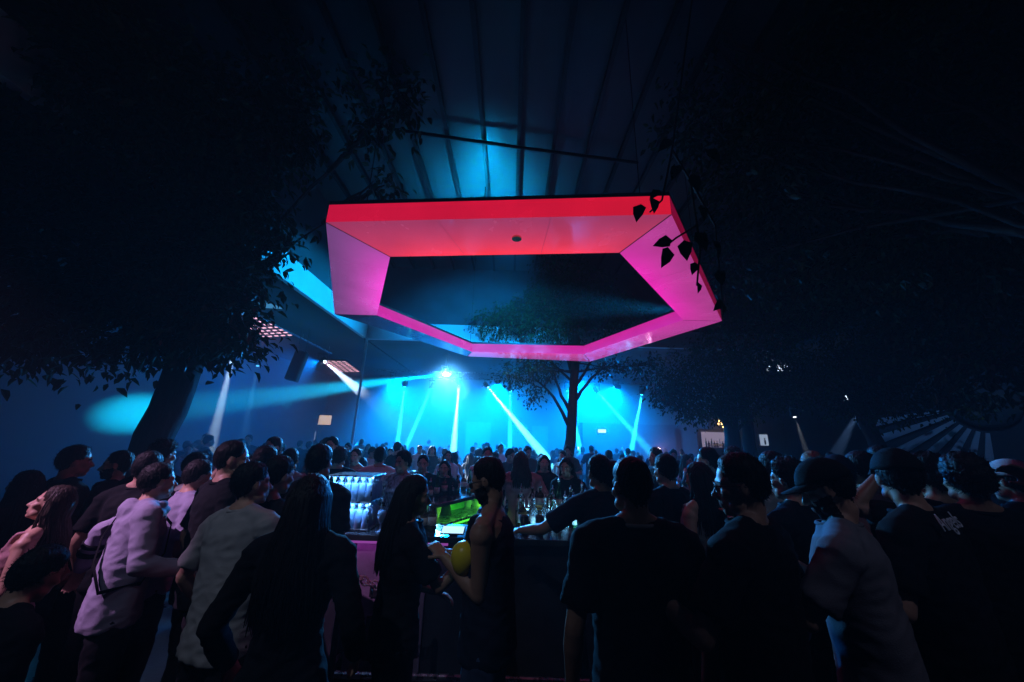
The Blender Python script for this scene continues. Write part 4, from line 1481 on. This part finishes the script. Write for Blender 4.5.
        if female:
            for sx in (-1, 1):
                b.ball(bend((sx * .075, .098, 1.27)), (.072, .064, .070), 14)
        for sx, key in ((-1, 'l'), (1, 'r')):
            if top in ('tank', 'dress'):
                b.tube([bend((sx * .095, .10, 1.36)), bend((sx * .105, .06, 1.475)), bend((sx * .105, -.03, 1.497)), bend((sx * .095, -.10, 1.38))], [(.028, .012)] * 4, 10)
                continue
            sp_, e, wv = S[key], Eb[key], Wr[key]
            f = .88 if female else 1.0
            b.ball(sp_ + (e - sp_).normalized() * .015, .078 * f, 14)
            b.tube([bend((sx * .06, -.02, 1.495)), bend((sx * .12, -.02, 1.470)), bend((sx * (sh - .02), -.014, 1.450))], [.056 * f, .062 * f, .066 * f], 12)
            if top == 'tee':
                q = sp_.lerp(e, .78)
                b.tube([sp_, sp_.lerp(e, .4), q], [.072 * f, .068 * f, .072 * f], 16, rounded=False)
            else:
                q = e.lerp(wv, .92)
                b.tube([sp_, sp_.lerp(e, .5), e], [.072 * f, .064 * f, .058 * f], 16)
                b.tube([e, e.lerp(wv, .5), q], [.058 * f, .054 * f, .046 * f], 16)
        if top == 'hoodie':
            b.ball(bend((0, -.095, 1.475)), (.115, .055, .075), 16)
            b.tube([bend((.10, -.02, 1.50)), bend((.075, .06, 1.50)), bend((0, .09, 1.47))], [.03] * 3, 10)
            b.tube([bend((-.10, -.02, 1.50)), bend((-.075, .06, 1.50)), bend((0, .09, 1.47))], [.03] * 3, 10)
        cl = cloth(b, {'tee': 'tee_shirt', 'long': 'shirt', 'hoodie': 'hooded_top', 'tank': 'vest_top', 'dress': 'dress'}[top], topm)
        if top == 'tee':
            cb = MB()
            cb.tube([bend(p) for p in ell((0, -.010, 1.512), .079, .077, 22, 2.1)], [.0095] * 22, 8, close=True)
            FIG['collar'] = cb.build('collar', M[topm] if isinstance(topm, str) else topm, root, smooth=True)
    # trousers and shoes
    b = MB()
    if top != 'dress':
        b.rings([ell((0, 0, zz), a, d, 24) for zz, a, d in ((.80, .14, .10), (.86, .172, .122), (.95, .176, .126), (1.0, .166, .118))])
    for sx in (-1, 1):
        hp, kn, an = Vector((sx * hipw, 0, .90)), Vector((sx * (.105 + st), .02, .49)), Vector((sx * (.115 + st * 1.6), -.02, .10))
        if top != 'dress':
            b.tube([hp, hp.lerp(kn, .4), kn, kn.lerp(an, .5), an], [.102, .096, .076, .072, .066], 16, rounded=False)
        sb = MB()
        f0 = an + Vector((0, -.035, -.075))
        sb.tube([f0 + Vector((0, -.01, .04)), f0 + Vector((0, .06, .035)), f0 + Vector((0, .13, .015)), f0 + Vector((0, .18, .008))], [(.038, .045), (.042, .042), (.046, .028), (.038, .02)], 12, up=(0, 0, 1))
        sb.box(f0 + Vector((0, .08, -.018)), (.085, .27, .022))
        sb.build('shoe', M['shoe'] if rng.random() < .6 else M['shoe_white'], root, smooth=False)
    if top != 'dress':
        cloth(b, 'trousers', botm, .006)
    # hair
    if hair != 'bald':
        hb = make_hair(hair if hair not in ('long', 'bun') else hair, rng, strands=near and strands)
        hb.xform(Hm)
        if hair == 'bun':
            hb.ball(Hm @ Vector((0, -.115, .075)), .04, 12)
        if hair == 'long':
            Lh = hang_hair
            n = 340 if near else 60
            for k in range(n):
                az = rng.uniform(168, 372)
                el = rng.uniform(5, 78)
                d = Vector((math.cos(R(el)) * math.cos(R(az)), math.cos(R(el)) * math.sin(R(az)), math.sin(R(el))))
                p0 = Hm @ (d * (hair_r(d) + .010))
                dh = Vector((math.cos(R(az)), math.sin(R(az)), 0))
                p1 = Hm @ (Vector((dh.x * .098, dh.y * .118 - .012, .03)))
                p2 = Hm @ (Vector((dh.x * .105, dh.y * .12 - .025, -.07)))
                ln = Lh * rng.uniform(.82, 1.05)
                bx = dh.x * (.115 + rng.uniform(-.02, .03))
                p3 = Vector((p2.x + bx * .25, p2.y, p2.z - ln * .45)) + (Bm @ Vector((0, -.035 if dh.y < .1 else .0, 0)))
                p4 = Vector((p3.x + rng.uniform(-.025, .025), p3.y + rng.uniform(-.015, .015), p3.z - ln * .55))
                if lean: p3.y += 0; p4.y -= math.sin(R(lean)) * ln * .25
                r_ = (.0062 if near else .016)
                hb.tube([p0, p1, p2, p3, p3.lerp(p4, .5) + Vector((rng.uniform(-.012, .012), rng.uniform(-.01, .01), 0)), p4], [r_, r_, r_, r_ * 1.05, r_ * .8, r_ * .25], 5)
            hb.tube([Hm @ Vector((0, -.06, .0)), Hm @ Vector((0, -.075, -.08)), Hm @ Vector((0, -.085, -.08)) - Vector((0, .01, Lh * .5)), Hm @ Vector((0, -.085, -.08)) - Vector((0, .01, Lh * .85))],
                    [(.080, .05), (.098, .045), (.115, .034), (.085, .022)], 14, up=(0, 1, 0))
        hb.build('hair', M[HAIR[hcol]], root, smooth=True)
    if glasses:
        gb = MB()
        for sx in (-1, 1):
            pts = [Vector((sx * .033 + .024 * math.cos(a), .094, -.002 + .019 * math.sin(a))) for a in [2 * math.pi * k / 16 for k in range(16)]]
            gb.tube(pts, [.0026] * 16, 6, up=(0, 1, 0), close=True)
            gb.tube([(sx * .056, .093, .006), (sx * .079, .045, .008), (sx * .083, -.01, .002)], [.0026] * 3, 6)
            if glasses == 'dark':
                gb.ball((sx * .033, .094, -.002), (.023, .003, .018), 12)
        gb.tube([(-.010, .095, .004), (.010, .095, .004)], [.0025] * 2, 6)
        gb.xform(Hm)
        gb.build('sunglasses' if glasses == 'dark' else 'glasses', M['black'], root, smooth=True)
    if cap:
        cb = MB()
        rows = []
        for i in range(12):
            el = 8 + 81 * i / 11
            rows.append([Vector((math.cos(R(el)) * math.cos(2 * math.pi * j / 32) * .093, math.cos(R(el)) * math.sin(2 * math.pi * j / 32) * .115 - .012, math.sin(R(el)) * .118 + .022)) for j in range(32)])
        cb.rings(rows)
        cb.xform(Hm)
        ca = cb.build('cap', M[topm if cap is True else cap], root, smooth=True)
        vb = MB()
        sgn = 1
        pts, rr = [], []
        for q in range(2):
            for j in range(11):
                a = R(20 + 140 * j / 10)
                pass
        top_, bot_ = [], []
        for j in range(13):
            a = R(15 + 150 * j / 12)
            top_.append((math.cos(a) * .092, math.sin(a) * .112 - .012, .042))
        out_ = []
        for j in range(13):
            a = R(15 + 150 * j / 12)
            out_.append((math.cos(a) * .090, math.sin(a) * .185 - .012 + .0, .030 - .012 * abs(math.cos(a))))
        vs = [Vector(p) for p in top_ + out_] + [Vector(p) - Vector((0, 0, .005)) for p in top_ + out_]
        fs = []
        for j in range(12):
            fs += [(j, j + 1, 14 + j, 13 + j), (26 + j + 1, 26 + j, 39 + j, 40 + j), (13 + j, 14 + j, 40 + j, 39 + j)]
        vb.add(vs, fs)
        vb.xform(Hm)
        vb.build('visor', M[topm if cap is True else cap], ca, smooth=True)
    FIG.update(root=root, bend=bend, S=S, E=Eb, W=Wr, Hm=Hm, s=s)
    return root


def at_head(px, py, Y):
    p = atd(px, py, Y)
    return p.x, Y, p.z


def P(px, py, Y, face, label, **k):
    """stand a person so that the top of the head is seen at (px, py) from Y metres away; lean moves the head off the feet"""
    x, y, zt = at_head(px, py, Y)
    ln, sd, fc = R(k.get('lean', 0)), R(k.get('side', 0)), R(face)
    s = zt / 1.78
    fx, fy = math.sin(sd) * .70 * s, math.sin(ln) * .70 * s
    drop = (1 - math.cos(ln) * math.cos(sd)) * .72
    h = zt * 1.78 / (1.78 - drop)
    dx, dy = fx * math.cos(fc) - fy * math.sin(fc), fx * math.sin(fc) + fy * math.cos(fc)
    return person(x - dx, y - dy, h, face, label, **k)


def lettering(text, root, pos, rot, size, m, name='lettering'):
    cu = bpy.data.curves.new(name, 'FONT')
    cu.body = text
    cu.size = size
    cu.extrude = .0015
    cu.align_x = 'CENTER'
    cu.materials.append(m)
    t_ = bpy.data.objects.new('tmp_text', cu)
    COL.objects.link(t_)
    me = bpy.data.meshes.new_from_object(t_.evaluated_get(bpy.context.evaluated_depsgraph_get()))
    bpy.data.objects.remove(t_)
    o = link_mesh(name, me, m)
    o.parent = root
    o.location = pos
    o.rotation_euler = rot
    return o


# ---------- near right
r = P(630, 458, 1.78, 3, 'man with cropped hair in a black tee with pale collar, back to the camera', hair='fade', hcol='brown', head=(14, -3, 0), topm='cloth_black', wide=1.08, vox=.007, skin='skin_tan', seed=1)
FIG['collar'].data.materials[0] = M['cloth_grey']
P(737, 455, 1.70, 38, 'man in glasses and a black tee looking left, right of the pale-collared man', hair='short', glasses='clear', head=(28, -6, 0), lh=(-.05, .30, -.20), topm='cloth_black', wide=1.05, vox=.007, seed=2)
P(820, 461, 1.85, 46, 'man in a pale grey tee looking down at his raised hands, wearing a dark cap', lean=5, hair='short', cap='cloth_black', head=(8, -18, 0), lh=(.04, .30, -.10), rh=(-.06, .30, -.12), topm='cloth_slate', fold=.7, wide=1.1, vox=.007, seed=3, lcurl=.9, rcurl=.9, beard=True)
r = P(892, 451, 1.95, 28, 'man in a dark cap and black tee with pale blackletter writing across the shoulders', hair='short', cap='cloth_black', head=(-50, -4, 0), topm='cloth_black', wide=1.12, vox=.007, seed=4, lean=4, lh=(-.05, .25, -.25), rh=(.05, .25, -.25))
bp_ = FIG['bend']((-.02, -.128, 1.455))
lettering('Angels', r, bp_, (R(68), 0, 0), .095, mat('print_blue_white', (.65, .72, .85), .8))
P(960, 456, 2.1, -22, 'person in black with both hands raised to the head at the right edge', hair='curly', lh=(-.12, .10, .22), rh=(.12, .10, .22), lpole=(-1, 0, 0), rpole=(1, 0, 0), topm='cloth_black', seed=5, wide=1.05, skin='skin_tan')
P(1006, 461, 2.5, 15, 'person in a white cap standing at the far right edge of the picture', hair='short', cap='cloth_white', topm='cloth_black', seed=6)
# ---------- centre pair
r = P(489, 458, 2.25, 80, 'bearded man in sunglasses and a dark vest facing left with a yellow balloon', hair='fade', glasses='dark', beard=True, head=(-4, -14, 0), top='tank', topm='cloth_navy', botm='denim', lh=(.10, .22, -.16), rh=(-.10, .26, -.20), lpole=(0, -.3, -1), rpole=(0, -.3, -1), wide=1.06, vox=.007, skin='skin_tan', seed=7, lcurl=.7, rcurl=.7, lean=3)
yb = tag(empty('balloon', atd(464, 557, 2.12)), 'round yellow balloon held between the sunglasses man and the long-haired woman', 'balloon')
b = MB()
b.lathe([(.004, -.112), (.014, -.118), (.016, -.110), (.03, -.098), (.062, -.065), (.081, -.02), (.084, .02), (.073, .055), (.045, .08), (.012, .09)], 24)
b.build('skin', M['yellow'], yb, smooth=True)
yb.scale = (.82, .82, .86)
b = MB(); b.lathe([(.004, -.112), (.014, -.122), (.004, -.124)], 12); b.build('knot', M['yellow'], yb)
r = P(417, 475, 2.35, -66, 'woman with long straight black hair in a printed black tee, facing right', hair='long', hang_hair=.36, female=True, head=(-14, -4, 0), topm='cloth_black', lh=(.10, .22, -.36), rh=(-.02, .38, -.10), rpole=(.3, -.4, -1), vox=.007, seed=8, lean=4, skin='skin_tan')
for q, (tx, zz, sz) in enumerate((('HM', 1.36, .06), ('Y f', 1.22, .05), ('J ru', 1.12, .045))):
    lettering(tx, r, FIG['bend']((-.02, -.150, zz)), (R(90), 0, 0), sz, mat('print_grey', (.22, .22, .23), .8))
# ---------- near left
P(256, 463, 2.3, -20, 'man in a plain grey-white tee, back to the camera, below the red-lit man', hair='short', topm='cloth_grey', lean=4, side=-6, head=(-20, 4, 0), lh=(-.12, .12, -.48), rh=(.06, .30, -.34), wide=1.08, vox=.007, seed=9)
P(315, 474, 1.85, 4, 'woman with very long dark hair in a black top, back to the camera', hair='long', hang_hair=.42, hcol='black', female=True, top='long', topm='cloth_black', lh=(-.10, .10, -.48), rh=(.10, .12, -.46), vox=.007, seed=10, wide=1.05)
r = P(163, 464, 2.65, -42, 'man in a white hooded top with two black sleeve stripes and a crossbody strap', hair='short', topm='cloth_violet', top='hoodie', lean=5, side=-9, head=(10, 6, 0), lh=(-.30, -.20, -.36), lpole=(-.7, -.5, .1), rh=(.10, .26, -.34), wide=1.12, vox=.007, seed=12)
root = r
e, wv = FIG['E']['l'], FIG['W']['l']
for t in (.30, .52):
    b = MB()
    b.tube([e.lerp(wv, t), e.lerp(wv, t + .11)], [.070, .066], 18, rounded=False)
    b.build('sleeve_stripe', M['cloth_black'], root, smooth=True)
bd_ = FIG['bend']
b = MB()
pts = [(-.13, -.02, 1.515), (-.09, -.135, 1.44), (.0, -.172, 1.32), (.10, -.165, 1.18), (.19, -.10, 1.05), (.17, .08, 1.06), (.05, .165, 1.2), (-.06, .16, 1.38), (-.13, .05, 1.505)]
b.tube([bd_(p) for p in pts], [(.020, .004)] * len(pts), 8, close=True, up=bd_((0, -1, 1.5)) - bd_((0, 0, 1.5)))
b.build('strap', M['cloth_black'], root, smooth=True)
P(122, 451, 3.35, 118, 'bearded man with shaved sides looking left, lit pink, behind the striped-sleeve man', hair='fade', beard=True, head=(8, 0, 0), topm='cloth_navy', top='hoodie', wide=1.06, vox=.0075, seed=13)
P(60, 485, 2.5, 120, 'woman with brown-blonde hair and bare shoulders, face lifted in pink light', hair='long', hang_hair=.30, hcol='brown', female=True, top='tank', topm='cloth_pink', head=(6, 14, 0), lean=-6, vox=.0075, seed=14, lh=(-.10, .20, -.40), rh=(.06, .25, -.36))
P(80, 446, 3.1, -20, 'man with short dark hair behind the pink-lit woman, in a dark tee', hair='short', head=(-20, 0, 0), seed=15, skin='skin_tan', vox=.009)
P(30, 470, 2.9, 100, 'woman with dark hair in black looking left behind the pink-lit woman', hair='long', female=True, hang_hair=.3, seed=16, head=(0, 10, 0), skin='skin_tan', vox=.009)
P(46, 552, 1.75, -12, 'person in black bending forward at the lower left corner', hair='short', lean=32, topm='cloth_black', top='long', seed=17, vox=.009)
r = P(236, 441, 2.7, -36, 'man with cropped hair in a black tee, neck glowing red, looking right', hair='fade', head=(-22, 0, 0), topm='cloth_black', wide=1.1, vox=.0075, seed=18)
P(203, 461, 3.1, -30, 'person with dark hair in a pale violet top behind the man with the red neck', hair='short', topm='cloth_violet', lean=14, seed=19, vox=.009, lh=(-.1, .2, -.4))
P(200, 454, 3.6, -48, 'man in a white top raising one hand into the white beam', hair='short', topm='cloth_white', lean=16, seed=20, vox=.009, rh=(.16, .30, .32), rpole=(1, 0, -.4))
P(166, 441, 3.5, -15, 'man with curly black hair in front of the leaning tree trunk', hair='curly', seed=21, vox=.009, topm='cloth_black', rh=(.1, .3, -.05))
P(152, 452, 3.0, 10, 'dark-haired man in black behind the bearded man and the striped sleeve', hair='short', seed=22, vox=.009)
r = P(283, 456, 2.5, -28, 'dark-haired woman in a black tee with white print, left of the long-haired woman', hair='short', female=True, topm='cloth_black', seed=23, vox=.0075, lean=8)
FIG['root'] = r
bd_ = FIG['bend']
for q, (tx, zz, sz) in enumerate((('\u2261\u2261\u2261', 1.36, .09), ('Ter', 1.25, .075), ('fu', 1.17, .075))):
    lettering(tx, r, bd_((-.03, -.150, zz)), (R(86), 0, 0), sz, M['print'])
P(322, 445, 2.9, -8, 'broad man with short black hair behind the long-haired woman', hair='short', seed=24, vox=.009, wide=1.08)
P(341, 448, 5.0, 4, 'person with brown hair in navy behind the broad man', hair='curly', hcol='brown', seed=25, vox=.009, topm='cloth_navy')
P(268, 446, 3.3, -10, 'man with short hair and a dark tee between the red-necked man and the broad man', hair='short', seed=26, vox=.009)
P(292, 449, 4.2, 12, 'man in a pale tee farther back behind the printed tee', hair='short', seed=27, vox=.010, topm='cloth_grey')
P(333, 437, 5.4, 180, 'tall man in a dark shirt facing the camera below the wall screen', hair='short', seed=28, vox=.010, topm='cloth_navy', top='long')
P(357, 448, 5.6, 172, 'bare-shouldered woman with tied hair facing the camera behind the glass rack', hair='bun', hcol='brown', female=True, top='tank', topm='cloth_pink', seed=29, vox=.009, z=0.0, lh=(-.05, .25, -.38), rh=(.05, .25, -.38))
P(381, 447, 5.2, 20, 'man with short hair in a bright white tee, back turned, left of the bar', hair='short', seed=30, vox=.009, topm='cloth_white')
# ---------- behind and along the bar
m_pat = mat('cloth_pattern', (.3, .3, .34), .9, var=.8, scale=22)
P(404, 452, 4.55, 150, 'bartender in a patterned shirt working behind the near counter', hair='curly', seed=31, vox=.009, top='long', topm=m_pat, lh=(.0, .3, -.3), rh=(.05, .34, -.25))
P(424, 455, 5.2, 185, 'bartender in black with short hair behind the green lit island', hair='short', seed=32, vox=.009)
P(445, 460, 5.4, 178, 'woman with long dark hair and crossed arms behind the green lit island', hair='long', female=True, seed=33, vox=.009, topm='cloth_black', lh=(.2, .2, -.26), rh=(-.2, .22, -.24), hang_hair=.3)
P(521, 451, 5.0, 6, 'broad person with long dark hair in pale pink, back turned, behind the bottle station', hair='long', hcol='brown', topm='cloth_pink', female=True, seed=34, vox=.009, wide=1.25, hang_hair=.25, lh=(-.12, .22, -.38), rh=(.12, .22, -.38))
P(488, 447, 6.05, 185, 'man in a pale shirt beyond the sunglasses man', hair='short', seed=35, vox=.010, topm='cloth_white', top='long')
P(497, 458, 5.6, 175, 'dark-haired woman in navy just right of the sunglasses man', hair='long', female=True, seed=36, vox=.010, topm='cloth_navy', hang_hair=.25)
P(544, 455, 5.7, 182, 'woman with long dark hair in black beside the broad person in pink', hair='long', female=True, seed=37, vox=.010, hang_hair=.3)
P(566, 458, 4.9, 150, 'woman with dark hair leaning on the counter under the tree trunk', hair='long', female=True, seed=38, vox=.010, lean=14, hang_hair=.3, lh=(-.2, .34, -.3))
P(598, 456, 2.95, 18, 'man in a dark tee reaching over the counter to the left, behind the collared man', hair='short', seed=39, vox=.009, lean=12, topm='cloth_navy', lh=(-.30, .36, -.22), wide=1.08, skin='skin_tan')
P(612, 462, 2.9, 8, 'shorter dark-haired person just behind the head of the collared man', hair='short', seed=391, vox=.010)
P(664, 455, 3.2, 24, 'man in black leaning on the right arm of the bar near the ice bucket', hair='short', seed=40, vox=.009, lean=6)
P(697, 462, 2.9, 30, 'woman with pale arms standing by the ice bucket, left of the man in glasses', hair='long', female=True, top='tank', topm='cloth_grey', seed=41, vox=.009, hang_hair=.3)
P(655, 448, 5.6, 100, 'man in a dark shirt standing beyond the ice bucket, facing left', hair='short', seed=42, vox=.010, top='long', topm='cloth_black')
P(706, 448, 4.0, 60, 'man with short hair in navy behind the woman with pale arms', hair='short', seed=43, vox=.010, topm='cloth_navy')
P(732, 448, 4.6, 20, 'man in a dark tee below the lit bottle shelf', hair='curly', seed=44, vox=.010)
P(770, 452, 3.0, 20, 'person in a pale grey top behind the man in glasses', hair='short', seed=45, vox=.010, topm='cloth_grey')
P(785, 460, 2.5, 35, 'dark-haired person holding up a drink between the glasses and the cap', hair='curly', seed=46, vox=.009, lh=(.0, .3, .0))
P(811, 452, 3.4, -10, 'fair-haired person in white right of the lit poster', hair='short', hcol='blonde', seed=47, vox=.010, topm='cloth_white')
P(835, 456, 2.9, 0, 'person in a dark cap behind the man in the pale grey tee', hair='short', cap='cloth_navy', seed=48, vox=.010)
P(858, 452, 2.9, 15, 'person in a pinkish pale top left of the blackletter tee', hair='short', seed=49, vox=.010, topm='cloth_pink')
P(925, 455, 2.4, 0, 'dark-haired person in black right of the blackletter tee', hair='curly', seed=50, vox=.010)
P(878, 446, 3.6, 0, 'tall dark figure in front of the trunk leaning left', hair='short', seed=51, vox=.010)

# ---------- packed crowd beyond the bar
crng = random.Random(77)
protos_p = []
styles = [('short', False, 'tee'), ('curly', False, 'tee'), ('long', True, 'tee'), ('fade', False, 'long'), ('short', False, 'tee'), ('long', True, 'tank'), ('quiff', False, 'tee'), ('bun', True, 'tank'), ('short', False, 'long'), ('long', True, 'tee'), ('curly', False, 'long'), ('fade', False, 'tee')]
arms = [((-.07, .05, -.53), (.07, .05, -.53)), ((-.05, .3, -.25), (.07, .05, -.53)), ((-.02, .28, -.05), (.07, .1, -.5)), ((.0, .3, -.25), (.0, .3, -.25)), ((-.07, .1, -.5), (.12, .2, .36)), ((-.1, .2, -.4), (.1, .2, -.4))]
HN = {'short': 'short-haired', 'curly': 'curly-haired', 'long': 'long-haired', 'fade': 'crop-haired', 'quiff': 'quiffed', 'bun': 'bun-haired'}
TN = {'tee': 'tee', 'long': 'shirt', 'tank': 'vest'}
AN = ['arms down', 'hand forward', 'hand at chin', 'hands together', 'arm up', 'elbows bent']
for i, (hs, fem, tp) in enumerate(styles):
    a = i % len(arms)
    o = person(0, 0, 1.64 if fem else 1.76, 0, 'x', hair=hs, female=fem, top=tp, topm='cloth_tint', hcol=crng.choice(['black', 'black', 'brown']), lh=arms[a][0], rh=arms[a][1], vox=.014, seed=100 + i, skin=crng.choice(['skin', 'skin_tan']), fold=.8, lean=crng.uniform(-3, 6), head=(crng.uniform(-20, 20), crng.uniform(-8, 4), 0), hang_hair=.28)
    protos_p.append((o, hs, fem, tp, a))
TINT = [('black', (.012, .012, .014, 1)), ('black', (.012, .012, .014, 1)), ('dark', (.03, .03, .035, 1)), ('navy', (.02, .025, .06, 1)), ('white', (.6, .6, .6, 1)), ('grey', (.22, .22, .22, 1)), ('white', (.65, .65, .65, 1)), ('dark', (.05, .03, .03, 1))]
used_p = [False] * len(protos_p)
placed = []
trunks = [(1.85, 11.2), (6.35, 10.6), (7.1, 10.9), (9.4, 9.2), (-4.98, 11.86), (-5.4, 5.6)]


def put_crowd(x, y):
    k = crng.randrange(len(protos_p))
    if protos_p[k][4] == 4 and (y < 9.5 or crng.random() < .6):
        k = (k + 1) % len(protos_p)
    o, hs, fem, tp, a = protos_p[k]
    if used_p[k]:
        c = copy_tree(o)
    else:
        c = o
        used_p[k] = True
    s0 = (1.64 if fem else 1.76) / 1.78
    f = crng.uniform(.92, 1.07) * s0
    c.scale = (f, f, f)
    c.location = (x, y, 0)
    away = crng.random() < .55
    c.rotation_euler = (0, 0, R(crng.uniform(-50, 50) + (0 if away else 180)))
    nm, col = crng.choice(TINT)
    for ch in c.children:
        if ch.name.split('.')[0] in ('tee_shirt', 'shirt', 'vest_top', 'collar'):
            ch.color = col
    zone = 'left of the bar' if x < -2.6 else ('right of the bar' if x > 3.2 else 'beyond the bar')
    dep = 'nearest' if y < 9 else ('middle' if y < 12.5 else 'far')
    tag(c, '%s %s in %s %s, %s, %s, %s row %s' % (HN[hs], 'woman' if fem else 'man', nm, TN[tp], AN[a], 'back turned' if away else 'facing us', dep, zone), 'person', 'packed crowd on the dance floor')
    placed.append((x, y))


yy = 7.7
while yy < 18.2:
    step = .95 if yy < 11 else 1.15
    half = min(8.6, yy * .92)
    xx = -half + crng.uniform(0, .5)
    while xx < half:
        px_, py_ = xx + crng.uniform(-.25, .25), yy + crng.uniform(-.3, .3)
        ok = all((px_ - tx) ** 2 + (py_ - ty) ** 2 > .55 ** 2 for tx, ty in trunks)
        if ok and crng.random() < .86:
            put_crowd(px_, py_)
        xx += step * crng.uniform(.75, 1.15)
    yy += .95 if yy < 11 else 1.2
for xx, yv in ((-3.0, 6.3), (-3.7, 5.4), (-3.4, 7.0), (-4.4, 6.6), (-2.9, 4.6), (-4.1, 4.5), (3.9, 6.4), (4.5, 5.5), (5.2, 6.6), (3.6, 7.1), (4.9, 7.4), (5.8, 5.6), (4.2, 4.4), (5.4, 4.6), (-5.6, 7.0), (-6.2, 6.3), (6.6, 6.6), (3.7, 3.9), (6.4, 7.4), (-2.7, 7.0)):
    put_crowd(xx, yv)
print('crowd', len(placed), 'objects', len(bpy.data.objects))

# ================================================================== HAZE
b = MB()
b.box((2.0, 9.0, 3.75), (40, 36, 9.5))
hz = tag(b.build('haze', None), kind='stuff')
hm_ = bpy.data.materials.new('club_haze')
hm_.use_nodes = True
hm_.cycles.volume_sampling = 'EQUIANGULAR'
hm_.cycles.homogeneous_volume = True
nt = hm_.node_tree
nt.nodes.remove(nt.nodes['Principled BSDF'])
pv = nt.nodes.new('ShaderNodeVolumePrincipled')
pv.inputs['Color'].default_value = (.85, .9, 1.0, 1)
pv.inputs['Density'].default_value = 0.0035
pv.inputs['Anisotropy'].default_value = 0.25
nt.links.new(pv.outputs[0], nt.nodes['Material Output'].inputs['Volume'])
hz.data.materials.append(hm_)

b = MB()
b.prism([(-10.15, 5.0), (-5.2, 5.0), (-5.2, 12.3), (9.2, 12.3), (9.2, 19.9), (-10.15, 19.9)], .05, 5.1)
sm_ = tag(b.build('stage_smoke', None), kind='stuff')
sm2 = hm_.copy()
sm2.name = 'stage_smoke'
[n for n in sm2.node_tree.nodes if n.type == 'PRINCIPLED_VOLUME'][0].inputs['Density'].default_value = 0.08
sm_.data.materials.append(sm2)
